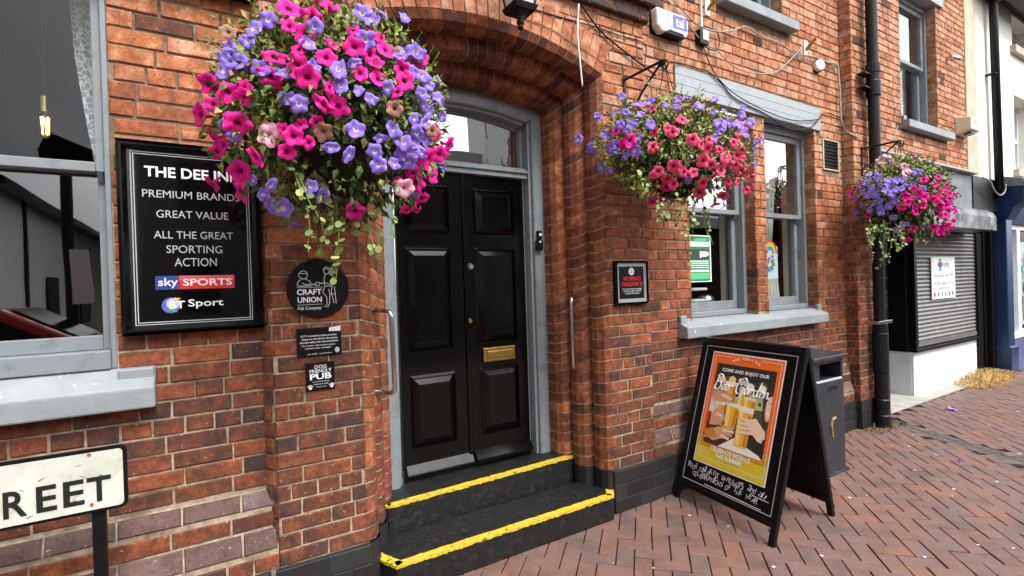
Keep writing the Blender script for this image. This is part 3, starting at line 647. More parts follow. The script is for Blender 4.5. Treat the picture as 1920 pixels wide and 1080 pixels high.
mb = MB(); mb.box(6.12, 9.02, -.10, .0, 2.862, 2.89); mb.build('fascia_capping', M['greybrick'], shop, bevel=.006)
hb = MB(); hb.prism([(6.9, -.2, 2.09), (6.9, -.2, 2.27), (6.9, -.17, 2.34), (6.9, -.1, 2.385), (6.9, .1, 2.39), (6.9, .1, 2.09)], (2.39, 0, 0)); hb.build('shutter_box', M['housing'], shop, bevel=.01)
YS = .14
sh = MB()
nz_ = 27; zt, zb_ = 2.09, .62
for k in range(nz_):
    za = zb_ + .06 + (zt - zb_ - .06) * k / nz_; hh = (zt - zb_ - .06) / nz_
    sh.prism([(7.6, YS + .012, za), (7.6, YS + .003, za + hh * .2), (7.6, YS - .004, za + hh * .5), (7.6, YS + .003, za + hh * .8), (7.6, YS + .014, za + hh * .97), (7.6, YS + .03, za + hh * .97), (7.6, YS + .03, za)], (2.02, 0, 0))
sh.box(7.6, 9.62, YS - .008, YS + .03, zb_, zb_ + .06); sh.build('roller_shutter', M['alu'], shop)
mb = MB(); mb.box(7.53, 7.6, YS - .03, YS + .04, .605, 2.1); mb.build('shutter_guide', M['blackm'], shop, bevel=.004); mb = MB(); mb.box(9.62, 9.80, YS - .03, YS + .2, .0, 2.1); mb.build('shutter_guide', M['blackm'], shop, bevel=.004)
mb = MB(); mb.box(7.51, 9.66, YS - .045, YS + .1, .565, .605); mb.box(7.5, 7.53, YS + .05, YS + .5, .565, .605); mb.build('counter_sill', M['blackm'], shop, bevel=.004)
sr = MB(); n = 6
for k in range(n): sr.box(7.52, 9.64, YS + .001, YS + .04, .0 + k * .0938 + .008, (k + 1) * .0938)
sr.box(7.522, 9.63, YS + .006, YS + .05, .0, .564); sr.box(7.516, 7.524, YS + .03, YS + .36, .0, .564)
sr.build('stall_riser', M['wallwhite'], shop, bevel=.002)
mb = MB(); mb.box(6.11, 6.34, -.07, .3, 0, 2.6); 
for k in range(16): mb.box(6.108, 6.342, -.074, -.07, .02 + k * .15, .16 + k * .15)
mb.build('tiled_pilaster', M['black'], shop, bevel=.003)
mb = MB(); mb.box(6.34, 7.53, .5, .55, 0, 2.4); mb.box(7.49, 7.53, .2, .5, .6, 2.4); mb.box(6.34, 7.6, -.02, .5, 2.3, 2.42); mb.box(9.64, 9.9, .36, .42, 0, 2.5); mb.box(6.34, 9.9, .18, .3, 2.3, 2.45)
mb.box(9.3, 10.12, .15, .3, 2.1, 2.9); mb.box(9.02, 9.98, -.04, .14, 2.4, 2.86); mb.build('recessed_doorway', M['blackm'], shop)
mb = MB(); mb.box(6.34, 9.66, -.03, .52, 0, .022); mb.build('threshold_slab', M['concrete'], shop, bevel=.004)
mb = MB(); mb.box(9.84, 9.9, .1, .16, .0, 2.4); mb.box(9.96, 10.06, .05, .3, 0, 2.5); mb.build('door_post', M['blackm'], shop, bevel=.003)
mb = MB(); p = at(1677, 567, .49); mb.box(p.x - .075, p.x + .075, .465, .499, p.z - .1, p.z + .1); mb.box(p.x - .03, p.x + .04, .46, .465, p.z - .04, p.z + .06, m=1)
tag(mb.build('electric_box', [M['plastic'], M['greyprint']], bevel=.008), 'small white electric box on the black wall of the shop doorway', 'electric box')
# security notice on the shutter
sg = thing('security_notice', 'white security company notice fixed on the grey roller shutter', 'sign', (8.44, .12, 1.2))
mb = MB(); mb.box(8.06, 8.82, .118, .13, 1.2, 1.748); mb.build('notice_board', M['white'], sg, bevel=.003)
mb = MB(); O = Vector((0, .1165, 0))
mb.text('VPS', O, X, Z, 8.44, 8.62, 1.61, 1.675, m=0); mb.text('Secured by VPS', O, X, Z, 8.13, 8.76, 1.475, 1.535, m=0); mb.text('0330 005 0330', O, X, Z, 8.12, 8.76, 1.38, 1.425, m=0); mb.text('vpsgroup.com', O, X, Z, 8.25, 8.64, 1.325, 1.35, m=0)
for k, (dx, dz) in enumerate(((-.045, 0), (.045, 0), (0, .045), (0, -.045))): mb.disc((8.33 + dx, .1165, 1.65 + dz), .042, X, Z, m=1 + k, ry=.03 if k < 2 else .045)
for k in range(6): mb.box(8.11 + k * .118, 8.16 + k * .118, .1155, .117, 1.235, 1.29, m=1 + k % 4)
mb.build('lettering', [ink((.1, .11, .13)), ink((.6, .06, .06)), ink((.2, .12, .5)), ink((.1, .45, .12)), ink((.05, .35, .6))], sg)
# ================================================================== CREAM BUILDING with blue shopfront
cb = thing('cream_building', 'cream rendered house with a stone pier and a blue shopfront below', 'building', (12, 0, 0))
mb = MB(); YC = 0.0
for x0, x1, za, zb in ((9.36, 10.95, 2.6, 5.6), (10.95, 12.0, 2.6, 3.12), (10.95, 12.0, 4.3, 5.05), (12.0, 26, 2.6, 5.6)): mb.box(x0, x1, YC, .4, za, zb)
mb.box(10.95, 12.0, YC + .001, .4, 5.55, 5.6)
mb.box(26.0, 26.2, 0, 6, 0, 5.6); mb.build('wall', M['cream'], cb)
mb = MB(); mb.box(8.97, 9.36, -.012, .3, 2.75, 5.75); mb.build('pier', M['stone'], cb, bevel=.01)
mb = MB(); mb.box(9.36, 26, -.3, -.16, 5.45, 5.58); mb.box(9.36, 26, -.16, .1, 5.6, 5.64); mb.build('gutter', M['iron'], cb, bevel=.01)
mb = MB(); mb.prism([(9.3, -.25, 5.62), (9.3, 5, 8), (9.3, 5, 7.9), (9.3, -.25, 5.55)], (17, 0, 0)); mb.build('roof', mat('slate', (.09, .09, .1), .6, .4, var=.2), cb)
for zz0, zz1 in ((3.12, 4.3), (5.05, 5.55)):
    m = MB(); m.box(10.95, 11.02, .2, .28, zz0, zz1); m.box(11.93, 12, .2, .28, zz0, zz1); m.box(11.02, 11.93, .2, .28, zz1 - .07, zz1); m.box(11.02, 11.93, .2, .28, zz0, zz0 + .07); m.box(11.02, 11.93, .19, .27, (zz0 + zz1) / 2 - .03, (zz0 + zz1) / 2 + .03); m.box(11.44, 11.5, .2, .27, zz0 + .07, zz1 - .07)
    wn = m.build('window', M['white'], cb, bevel=.004)
    g = MB(); g.quad((11.0, .25, zz0), (11.95, .25, zz0), (11.95, .25, zz1), (11.0, .25, zz1)); g = g.build('pane', M['glassd']); g.parent = wn
    mm = MB(); mm.box(10.85, 12.1, -.07, .2, zz0 - .12, zz0 - .001); mm.build('window_sill', M['stone'], cb, bevel=.008)
room(cb, 10.9, 12.1, 3, 5.5, .42, 2)
mb = MB(); mb.box(10.1, 10.36, -.09, .35, .12, 2.68); mb.box(10.07, 10.4, -.12, .35, 0, .42); mb.build('blue_pilaster', M['blue'], cb, bevel=.012)
mb = MB(); mb.prism([(10.06, -.12, 2.3), (10.06, -.18, 2.45), (10.06, -.3, 2.55), (10.06, -.3, 2.78), (10.06, -.1, 2.86), (10.06, .1, 2.9), (10.06, .1, 2.3)], (.36, 0, 0)); mb.build('console_bracket', M['blue'], cb, bevel=.01)
mb = MB(); mb.prism([(10.02, -.36, 2.74), (10.02, -.3, 2.86), (10.02, .05, 2.96), (10.02, .05, 2.78)], (.44, 0, 0)); mb.build('console_cap', mat('lead_grey', (.16, .18, .22), .5, .4, var=.2), cb, bevel=.008)
mb = MB(); mb.prism([(10.42, -.06, 2.25), (10.42, -.16, 2.72), (10.42, 0, 2.74), (10.42, 0, 2.25)], (14, 0, 0)); mb.build('shop_fascia', M['blue'], cb)
mb = MB(); n_ = Vector((0, -.47, -.1)).normalized(); mb.text('A', Vector((0, -.115, 2.48)), X, Vector((0, -.1, .47)).normalized(), 11.05, 11.3, -.17, .12); mb.build('fascia_lettering', ink((.75, .42, .2)), cb)
mb = MB(); mb.box(10.36, 24, -.03, .3, 0, .499); 
for k in range(4):
    x = 10.36 + (k % 2) * .1
    while x < 13: mb.box(x + .004, x + .22, -.04, -.03, k * .12 + .004, k * .12 + .116); x += .225
mb.build('tiled_stall_riser', M['bluetile'], cb)
mb = MB(); mb.box(10.36, 24, -.05, .1, .5, .58); mb.box(10.36, 10.44, -.02, .1, .58, 2.25); mb.box(10.86, 11.0, -.02, .1, .58, 2.25); mb.box(10.44, 24, -.021, .1, 2.17, 2.25); mb.box(13, 13.1, -.02, .1, .58, 2.17); sf = mb.build('shop_window_frame', M['white'], cb, bevel=.006)
mb = MB(); mb.quad((10.4, .04, .55), (24, .04, .55), (24, .04, 2.2), (10.4, .04, 2.2)); g = mb.build('pane', M['glasss']); g.parent = sf
room(cb, 10.3, 24, .3, 2.4, .8, 3)
mb = MB()
cols = [(.3, .5, .65), (.8, .55, .12), (.65, .12, .1), (.1, .45, .3), (.5, .6, .68), (.3, .2, .5), (.8, .7, .45)]
for (x0, x1, z0_, z1_) in ((10.46, 10.85, .7, 1.75), (11.02, 12.9, .65, 2.0)):
    mb.quad((x0, .08, z0_), (x1, .08, z0_), (x1, .08, z1_), (x0, .08, z1_), m=4)
    for k in range(60): 
        px_, pz_ = U(x0 + .05, x1 - .1), U(z0_ + .05, z1_ - .1); mb.disc((px_, .0785 - k * .0003, pz_), U(.03, .1), X, Z, n=9, m=random.randrange(7), ry=U(.03, .12))
mb.box(10.46, 10.85, .07, .08, 1.76, 1.9, m=5)
pw = mb.build('window_poster', [ink(c) for c in cols], cb)
# ---------------------------------------------------------------- drainpipes
dp = thing('drainpipe', 'black drainpipe in front of the brick pub corner', 'drainpipe', (5.87, -.19, 0), 'drainpipes on the house fronts')
mb = MB(); c = (5.865, -.19, 0); mb.lathe(c, [(.052, .1), (.052, 6)], n=18); mb.build('pipe', M['iron'], dp, smooth=True)
mb = MB(); mb.lathe(c, [(.0, .0), (.07, .0), (.07, .12), (.062, .13), (.062, .2), (.07, .21), (.07, .28), (.062, .29), (.062, .55), (.07, .56), (.07, .95), (.066, .96), (.066, 1.05), (.055, 1.06)], n=18); mb.build('base_socket', M['iron'], dp, smooth=False)
mb = MB(); mb.lathe(c, [(.055, 3.35), (.066, 3.36), (.066, 3.5), (.06, 3.51), (.06, 3.58), (.066, 3.59), (.066, 3.68), (.053, 3.69)], n=18); mb.build('socket', M['iron'], dp)
mb = MB(); mb.box(5.70, 6.0, -.25, -.235, 1.055, 1.085); mb.box(5.70, 5.72, -.24, -.11, 1.055, 1.085); mb.build('pipe_clamp', M['steel'], dp, bevel=.003)
mb = MB(); mb.box(5.68, 5.83, -.2, -.12, 3.56, 3.575); mb.box(5.68, 5.83, -.2, -.12, 3.42, 3.435); mb.build('pipe_bracket', M['iron'], dp)
dp2 = thing('drainpipe', 'black drainpipe down the cream rendered wall', 'drainpipe', (9.95, -.1, 2.6), 'drainpipes on the house fronts')
mb = MB(); mb.tube([(9.80, -.09, 5.75), (9.80, -.09, 5.3), (9.86, -.09, 2.6)], .05, n=14); mb.build('pipe', M['iron'], dp2, smooth=True)
mb = MB(); mb.box(9.66, 9.92, -.2, -.03, 5.42, 5.5); mb.box(9.72, 9.78, -.12, 0.0, 4.35, 4.38); mb.build('pipe_bracket', M['iron'], dp2, bevel=.01)
# ================================================================== SIGNS ON THE WALL
def rect_line(mb, O, ax, ay, u0, u1, v0, v1, w, m=0):
    O, ax, ay = Vector(O), Vector(ax), Vector(ay)
    def q(a, b, c, d): mb.quad(O + ax * a + ay * c, O + ax * b + ay * c, O + ax * b + ay * d, O + ax * a + ay * d, m=m)
    q(u0, u1, v0, v0 + w); q(u0, u1, v1 - w, v1); q(u0, u0 + w, v0 + w, v1 - w); q(u1 - w, u1, v0 + w, v1 - w)
def picture_frame(m, x0, x1, z0, z1, yb, yf, w):
    for (a, b, c, d, e, f, g, h) in ((x0, x1, z0, z0, x1 - w, x0 + w, z0 + w, z0 + w), (x0, x1, z1, z1, x1 - w, x0 + w, z1 - w, z1 - w)):
        m.prism([(x0, yb, c), (x1, yb, c), (x1, yf, c), (x0, yf, c)], (0, 0, .001))
    # mitred mouldings: outer rise, flat, slope down to the panel
    P = [(0, yb), (0, yf + .012), (.012, yf), (w * .55, yf), (w, yf + .02)]
    def ring(o): return [(x0 + o, z0 + o), (x1 - o, z0 + o), (x1 - o, z1 - o), (x0 + o, z1 - o)]
    vs = []
    for o, y in P: vs += [(x, y, z) for x, z in ring(o)]
    fs = [(i * 4 + k, i * 4 + (k + 1) % 4, (i + 1) * 4 + (k + 1) % 4, (i + 1) * 4 + k) for i in range(len(P) - 1) for k in range(4)]
    m.faces(vs, fs)
ps = thing('pub_sign', 'large black framed sign with the pub name beside the big window', 'sign', (-.02, -.02, 1.4))
m = MB(); picture_frame(m, -.281, .240, 1.402, 2.207, 0, -.055, .034); m.build('frame', M['black'], ps)
m = MB(); m.quad((-.25, -.032, 1.43), (.21, -.032, 1.43), (.21, -.032, 2.18), (-.25, -.032, 2.18)); m.build('panel', mat('glossy_sign_panel', (.003, .003, .003), .04, .5), ps)
m = MB(); O = Vector((0, -.0335, 0))
rect_line(m, O, X, Z, -.236, .198, 1.441, 2.167, .0035, 1); rect_line(m, O, X, Z, -.227, .189, 1.450, 2.158, .0035, 1)
T = lambda s, a, b, c, d, b_=0, mm=0: m.text(s, O, X, Z, a, b, c, d, mm, b_)
T('THE DEE INN', -.189, .165, 2.064, 2.108, .022); T('PREMIUM BRANDS', -.198, .160, 1.977, 2.009, 0, 1); T('GREAT VALUE', -.152, .113, 1.893, 1.925, 0, 1)
T('ALL THE GREAT', -.163, .128, 1.805, 1.837, 0, 1); T('SPORTING', -.121, .085, 1.743, 1.776, 0, 1); T('ACTION', -.094, .062, 1.686, 1.722, 0, 1)
a0_, a1_, b0_, b1_ = -.164, .128, 1.588, 1.646
for k in range(6):
    xa, xb = a0_ + (a1_ - a0_) * .29 * k / 6, a0_ + (a1_ - a0_) * .29 * (k + 1) / 6; m.quad((xa, -.0334, b0_), (xb, -.0334, b0_), (xb, -.0334, b1_), (xa, -.0334, b1_), m=2 + (k > 4))
m.quad((-.079, -.0334, b0_), (.128, -.0334, b0_), (.128, -.0334, b1_), (-.079, -.0334, b1_), m=4)
m.quad((-.079, -.0336, b0_ + .036), (.128, -.0336, b0_ + .036), (.128, -.0336, b1_), (-.079, -.0336, b1_), m=5)
O = Vector((0, -.0342, 0)); T('sky', -.154, -.084, 1.593, 1.637, .012); T('SPORTS', -.066, .118, 1.602, 1.632, .018)
m.disc((-.112, -.0336, 1.52), .033, X, Z, m=6); m.disc((-.105, -.0338, 1.527), .024, X, Z, m=7); m.quad((-.135, -.034, 1.5), (-.09, -.034, 1.49), (-.1, -.034, 1.507), m=8); m.quad((-.1, -.0339, 1.553), (-.075, -.0339, 1.55), (-.092, -.0339, 1.535), m=9)
T('BT', -.118, -.062, 1.506, 1.538, .02); T('Sport', -.05, .082, 1.502, 1.543, .012)
m.build('lettering', [M['print'], M['greyprint'], ink((.02, .05, .25)), ink((.12, .03, .16)), ink((.6, .02, .03)), ink((.66, .1, .1)), ink((.12, .1, .5)), ink((.5, .45, .75)), ink((.02, .4, .12)), ink((.75, .45, .05))], ps)
# round plaque
cp = thing('round_plaque', 'round black plaque with white line drawing of two people above the lettering', 'sign', (.48, -.065, 1.43))
m = MB(); m.lathe((.479, -.062, 1.573), [(.142, 0), (.142, -.012), (.138, -.016), (0, -.016)], n=48, axis='y'); m.build('disc', M['blackm'], cp, smooth=False)
m = MB(); O = Vector((0, -.0795, 0))
m.text('CRAFT', O, X, Z, .381, .492, 1.545, 1.572, 0, .03); m.text('UNION', O, X, Z, .383, .492, 1.508, 1.535, 0, .03); m.text('Pub Company', O, X, Z, .382, .49, 1.470, 1.490, 0, .008, .2)
def stroke(pts, w=.0016): 
    pts = [Vector((a, -.0795, b)) for a, b in pts]; m.tube(pts, w, n=4)
stroke([(.38, 1.58), (.497, 1.58)], .001); stroke([(.38, 1.498), (.494, 1.499)], .001)
stroke([(.395, 1.625), (.39, 1.64), (.4, 1.655), (.415, 1.66), (.428, 1.652), (.43, 1.635), (.422, 1.622), (.41, 1.62), (.398, 1.628)])
stroke([(.39, 1.64), (.398, 1.648), (.412, 1.645), (.428, 1.648)]); stroke([(.405, 1.622), (.39, 1.61), (.383, 1.595), (.388, 1.587), (.41, 1.587), (.45, 1.587)]); stroke([(.42, 1.62), (.437, 1.612), (.445, 1.597), (.43, 1.592), (.405, 1.6)])
stroke([(.466, 1.6), (.466, 1.588), (.483, 1.588), (.484, 1.602), (.466, 1.602)]); stroke([(.445, 1.596), (.466, 1.593)])
stroke([(.505, 1.65), (.503, 1.665), (.513, 1.676), (.527, 1.674), (.532, 1.66), (.526, 1.646), (.513, 1.642), (.505, 1.65)]); stroke([(.503, 1.665), (.518, 1.668), (.53, 1.662)])
stroke([(.512, 1.642), (.505, 1.62), (.506, 1.59), (.51, 1.585)]); stroke([(.526, 1.646), (.548, 1.63), (.553, 1.608), (.535, 1.59), (.512, 1.6), (.486, 1.598)]); stroke([(.51, 1.585), (.54, 1.583), (.545, 1.592)])
stroke([(.508, 1.585), (.497, 1.555), (.515, 1.53), (.515, 1.495), (.5, 1.488), (.52, 1.485), (.526, 1.5), (.53, 1.545), (.525, 1.57)]); stroke([(.54, 1.583), (.537, 1.55), (.548, 1.5)]); stroke([(.552, 1.58), (.558, 1.5)]); stroke([(.53, 1.545), (.556, 1.545)])
m.build('lettering', M['print'], cp)
def small_plaque(name, label, x0, x1, z0, z1, y=-.064):
    t = thing(name, label, 'sign', ((x0 + x1) / 2, y, z0)); m = MB(); m.box(x0, x1, y - .006, y + .004, z0, z1); m.build('plate', M['blackm'], t, bevel=.002); return t
c2 = small_plaque('security_plaque', 'small black camera notice with white lines of text below the round plaque', .376, .579, 1.25, 1.386)
m = MB(); O = Vector((0, -.0712, 0))
for k, (s, a, b) in enumerate((('CCTV is installed at these premises', .392, .556), ('Images are recorded for the purpose', .397, .560), ('of public safety and crime prevention', .388, .562))): m.text(s, O, X, Z, a, b, 1.342 - k * .015, 1.353 - k * .015, 0, .02)
m.text('For further information please', O, X, Z, .396, .548, 1.297, 1.306, 0, .01); m.text('contact the manager', O, X, Z, .41, .53, 1.284, 1.293, 0, .01); m.text('craft union', O, X, Z, .42, .53, 1.259, 1.265)
m.disc((.557, -.0712, 1.273), .011, X, Z, m=1, n=12, ry=.014); m.quad((.52, -.0715, 1.366), (.575, -.0715, 1.364), (.577, -.0715, 1.39), (.523, -.0715, 1.384))
m.build('lettering', [M['print'], M['greyprint']], c2)
c3 = small_plaque('dog_plaque', 'small square black plaque with white paw prints, lowest on the brick pilaster', .411, .542, 1.086, 1.22)
m = MB(); m.text('DOG', O, X, Z, .45, .505, 1.19, 1.207, 0, .01); m.text('FRIENDLY', O, X, Z, .426, .527, 1.170, 1.187, 0, .012); m.text('PUB', O, X, Z, .427, .526, 1.138, 1.167, 0, .035)
m.text('Well behaved dogs are', O, X, Z, .437, .516, 1.124, 1.131); m.text('welcome on a lead', O, X, Z, .443, .51, 1.113, 1.12); m.text('thank you', O, X, Z, .455, .5, 1.099, 1.106)
for px_ in (.428, .526):
    m.disc((px_, -.0712, 1.1), .0075, X, Z, n=12)
    for k in range(4): an = math.radians(35 + k * 37); m.disc((px_ + .0115 * math.cos(an), -.0712, 1.101 + .0115 * math.sin(an)), .0032, X, Z, n=8)
m.build('lettering', M['print'], c3)
c4 = thing('framed_notice', 'small framed black notice with red wording right of the door', 'sign', (2.535, -.07, 1.4))
m = MB(); picture_frame(m, 2.381, 2.69, 1.404, 1.701, -.06, -.095, .014); m.build('frame', M['black'], c4)
m = MB(); rect_line(m, (0, -.0785, 0), X, Z, 2.394, 2.677, 1.417, 1.688, .024, 1); m.quad((2.418, -.0785, 1.441), (2.653, -.0785, 1.441), (2.653, -.0785, 1.664), (2.418, -.0785, 1.664)); m.build('panel', [M['blackm'], M['greyprint']], c4)
m = MB(); O = Vector((0, -.08, 0)); m.disc((2.535, -.08, 1.628), .026, X, Z); m.text('25', O + Y * -.0005, X, Z, 2.52, 2.55, 1.62, 1.638, 1)
m.text('WE OPERATE', O, X, Z, 2.455, 2.622, 1.565, 1.593, 1, .03); m.text('CHALLENGE 25', O, X, Z, 2.442, 2.636, 1.527, 1.556, 1, .03)
m.text('IF YOU ARE LUCKY ENOUGH TO LOOK UNDER 25', O, X, Z, 2.446, 2.63, 1.502, 1.512, 0, .02); m.text('YOU WILL BE ASKED TO PROVE', O, X, Z, 2.455, 2.622, 1.487, 1.497, 0, .02); m.text('YOUR AGE TO BUY ALCOHOL', O, X, Z, 2.472, 2.606, 1.472, 1.482, 0, .02)
m.build('lettering', [M['print'], ink((.7, .03, .03))], c4)
# street name plate
st = thing('street_name_sign', 'white street name plate on black posts with worn paint and rust spots', 'sign', (-.8, -.3, 0))
pA, pB = at(237, 832, -.3), at(241, 948, -.3); zt_, zb2 = pA.z, pB.z; xr_ = .5 * (pA.x + pB.x)
def rrect(x0, x1, z0, z1, r, y):
    p = []
    for (cx_, cz_, a) in ((x1 - r, z1 - r, 0), (x0 + r, z1 - r, 90), (x0 + r, z0 + r, 180), (x1 - r, z0 + r, 270)):
        for k in range(6): an = math.radians(a + k * 18); p.append((cx_ + r * math.cos(an), y, cz_ + r * math.sin(an)))
    return p
m = MB(); m.prism(rrect(-1.95, xr_, zb2, zt_, .022, -.3), (0, .012, 0)); m.build('back_plate', M['blackm'], st)
PWm = mat('worn_white_plate', (.5, .52, .46), .45, .4, var=.1, vscale=9, dirt=(.36, .4, .26), dscale=10, dlo=.5, dhi=.72)
m = MB(); m.prism(rrect(-1.94, xr_ - .012, zb2 + .012, zt_ - .012, .014, -.3045), (0, .004, 0)); m.build('face_plate', PWm, st)
m = MB(); O = Vector((0, -.3062, 0))
def sx(px, py): return at(px, py, -.306).x
lz0, lz1 = zb2 + .058, zb2 + .128
lb_, lt_ = at(190, 939, -.306).z, at(190, 892, -.306).z; xs_ = [sx(a, 920) for a in (4, 50, 67, 106, 118, 158, 163, 209)]
for ch, k in (('R', 0), ('E', 2), ('E', 4), ('T', 6)): m.text(ch, O, X, Z, xs_[k], xs_[k + 1], lb_, lt_, 0, .02)
for k, ch in enumerate('TS'): m.text(ch, O, X, Z, xs_[0] - .16 - .15 * k, xs_[0] - .045 - .15 * k, lb_, lt_, 0, .02)
m.text('HOLT', O, X, Z, -1.6, -1.0, lz0, lz1, 0, .03) if False else None
for (a, b) in ((167, 853), (172, 946)):
    q = at(a, b, -.306); m.disc((q.x, -.3066, q.z), .006, X, Z, n=10, m=1)
for k in range(16): 
    xx, zz = U(-.75, xr_ - .03), U(zb2 + .02, zt_ - .03); an = U(-.6, .6); l_ = U(.006, .03); dv = Vector((math.cos(an), 0, math.sin(an))); nv_ = Vector((-math.sin(an), 0, math.cos(an))) * U(.0006, .0016); c = Vector((xx, -.3064, zz)); m.quad(c - nv_, c + dv * l_ - nv_ * .4, c + dv * l_ + nv_ * .4, c + nv_, m=2)
m.build('lettering', [ink((.01, .01, .011)), ink((.3, .09, .02)), ink((.1, .1, .08))], st)
for x in (sx(183, 970), -1.6):
    m = MB(); m.box(x - .02, x + .02, -.286, -.25, 0, zt_ - .03); m.build('post', M['blackm'], st, bevel=.004)
# ================================================================== HANDRAILS, KEY SAFE, LAMP, ALARM, SENSORS
def rail(label, pts, mounts):
    t = thing('grab_rail', label, 'handrail', mounts[0], 'grab rails beside the door'); m = MB()
    P_ = [Vector(p) for p in pts]; out = [P_[0]]
    for k in range(1, len(P_) - 1):
        a, b, c = P_[k - 1], P_[k], P_[k + 1]; r = .035
        s = b + (a - b).normalized() * min(r, (a - b).length * .7); e = b + (c - b).normalized() * r
        for j in range(7): tt = j / 6; out.append(s * (1 - tt) ** 2 + b * 2 * tt * (1 - tt) + e * tt * tt)
    out.append(P_[-1]); m.tube(out, .0125, n=12); m.build('bar', M['steel'], t, smooth=True)
    for q, d in zip((P_[0], P_[-1]), (P_[1] - P_[0], P_[-2] - P_[-1])):
        m = MB(); d = d.normalized(); m.tube([q - d * .01, q + d * .006], .022, n=14); m.build('mounting', M['steel'], t)
rail('bent steel grab rail left of the black door', [(.792, .12, 1.45), (.862, .02, 1.44), (.868, .02, 1.0), (.80, .12, 1.0)], [(.792, .1, 1.0)])
rail('bent steel grab rail right of the black door', [(2.245, .17, 1.475), (2.135, .09, 1.46), (2.135, .09, .985), (2.25, .17, .965)], [(2.24, .15, 1.0)])
ks = thing('key_safe', 'small black key safe with keypad fixed to the grey door frame', 'key safe', (2.1, .42, 1.8))
m = MB(); m.box(2.078, 2.132, .39, .42, 1.808, 1.882); m.build('body', M['blackm'], ks, bevel=.006)
m = MB(); m.box(2.09, 2.12, .385, .42, 1.882, 1.95); m.build('shackle_cover', M['blackm'], ks, bevel=.006); m = MB(); m.disc((2.105, .3845, 1.92), .011, X, Z); m.disc((2.105, .389, 1.868), .008, X, Z); m.build('keypad', M['plastic'], ks)
la = thing('wall_lantern', 'black wall lantern with pale glass over the door arch', 'lantern', (1.5, -.35, 3.0))
LX, LY, LZ = 1.505, -.35, 3.02
m = MB(); m.lathe((LX, LY, LZ), [(0, -.09), (.012, -.088), (.017, -.075), (.012, -.062), (.02, -.058), (.02, -.04), (.014, -.036), (.03, -.012), (.045, 0)], n=20); m.build('finial', M['iron'], la, smooth=True)
m = MB(); s0, s1 = .06, .072; vs = [(LX + a * s0, LY + b * s0, LZ) for a, b in ((-1, -1), (1, -1), (1, 1), (-1, 1))] + [(LX + a * s1, LY + b * s1, LZ + .028) for a, b in ((-1, -1), (1, -1), (1, 1), (-1, 1))]
m.faces(vs, [(0, 3, 2, 1), (4, 5, 6, 7)] + [(k, (k + 1) % 4, 4 + (k + 1) % 4, 4 + k) for k in range(4)]); m.build('base', M['iron'], la)
m = MB(); q0, q1 = .055, .1
c4_ = ((-1, -1), (1, -1), (1, 1), (-1, 1))
for a, b in c4_: m.tube([(LX + a * q0, LY + b * q0, LZ + .028), (LX + a * q1, LY + b * q1, LZ + .33)], .007, n=6)
m.faces([(LX + a * .125, LY + b * .125, LZ + .33) for a, b in c4_] + [(LX + a * .03, LY + b * .03, LZ + .47) for a, b in c4_], [(0, 3, 2, 1), (4, 5, 6, 7)] + [(k, (k + 1) % 4, 4 + (k + 1) % 4, 4 + k) for k in range(4)])
m.tube([(LX, LY + .0, LZ + .45), (LX, LY, LZ + .55), (LX, -.06, LZ + .62)], .014, n=8); m.build('cage', M['iron'], la)
m = MB(); q0, q1 = .053, .097; m.faces([(LX + a * q0, LY + b * q0, LZ + .03) for a, b in c4_] + [(LX + a * q1, LY + b * q1, LZ + .325) for a, b in c4_], [(k, (k + 1) % 4, 4 + (k + 1) % 4, 4 + k) for k in range(4)]); m.build('pane', mat('opal_glass', (.55, .57, .57), .2, .5), la)
al = thing('alarm_box', 'white burglar alarm box with a blue and red logo under cables', 'alarm box', (3.05, 0, 3.4))
m = MB(); A0 = [(2.878, 3.555), (3.19, 3.555), (3.225, 3.52), (3.215, 3.41), (3.18, 3.385), (2.93, 3.385), (2.885, 3.42)]
ysb = 0
m.prism([(x, -.0, z) for x, z in A0], (0, -.07, 0)); m.build('cover', M['plastic'], al, bevel=.018, seg=3)
m = MB(); m.prism([(2.96, -.071, 3.383), (3.0, -.074, 3.41), (3.15, -.074, 3.41), (3.18, -.071, 3.383)], (0, .06, 0)); m.box(2.87, 3.22, -.004, .0, 3.378, 3.56); m.build('base_lens', M['blackm'], al)
m = MB(); m.box(3.045, 3.2, -.0712, -.07, 3.435, 3.535, m=1); O = Vector((0, -.0718, 0)); m.text('tsi', O, X, Z, 3.075, 3.165, 3.45, 3.52, 0, .02)
for k in range(3): m.box(2.975 + k * .022, 2.983 + k * .022, -.0712, -.07, 3.435, 3.535, m=2)
m.text('01244 377750', O, X, Z, 2.98, 3.13, 3.41, 3.426, 3); m.build('logo', [M['print'], ink((.1, .12, .42)), ink((.6, .2, .25)), M['greyprint']], al)
ab = thing('alarm_box', 'cream alarm box with a blue lens beside the stone pier', 'alarm box', (8.85, -.05, 3.35))
bA, bB = at(1794, 206, -.08), at(1833, 240, -.08)
m = MB(); m.box(8.30, 8.56, -.12, 0, 3.36, 3.58) if False else m.prism([(8.56, -.17, 3.40), (8.56, -.17, 3.56), (8.56, .0, 3.6), (8.56, .0, 3.36)], (.32, 0, 0)); m.build('cover', M['ivory'], ab, bevel=.012)
m = MB()
for k in range(5): m.box(8.62, 8.78, -.172, -.165, 3.46 + k * .015, 3.467 + k * .015)
m.build('sounder_slots', M['stone'], ab); m = MB(); m.prism([(8.66, -.14, 3.365), (8.66, -.06, 3.35), (8.66, -.06, 3.4), (8.66, -.14, 3.4)], (.14, 0, 0)); m.build('lens', M['blue'], ab, bevel=.006)
se = thing('light_sensor', 'small white round sensor on the brick wall above the grey lintel', 'sensor', (5.0, 0, 3.5))
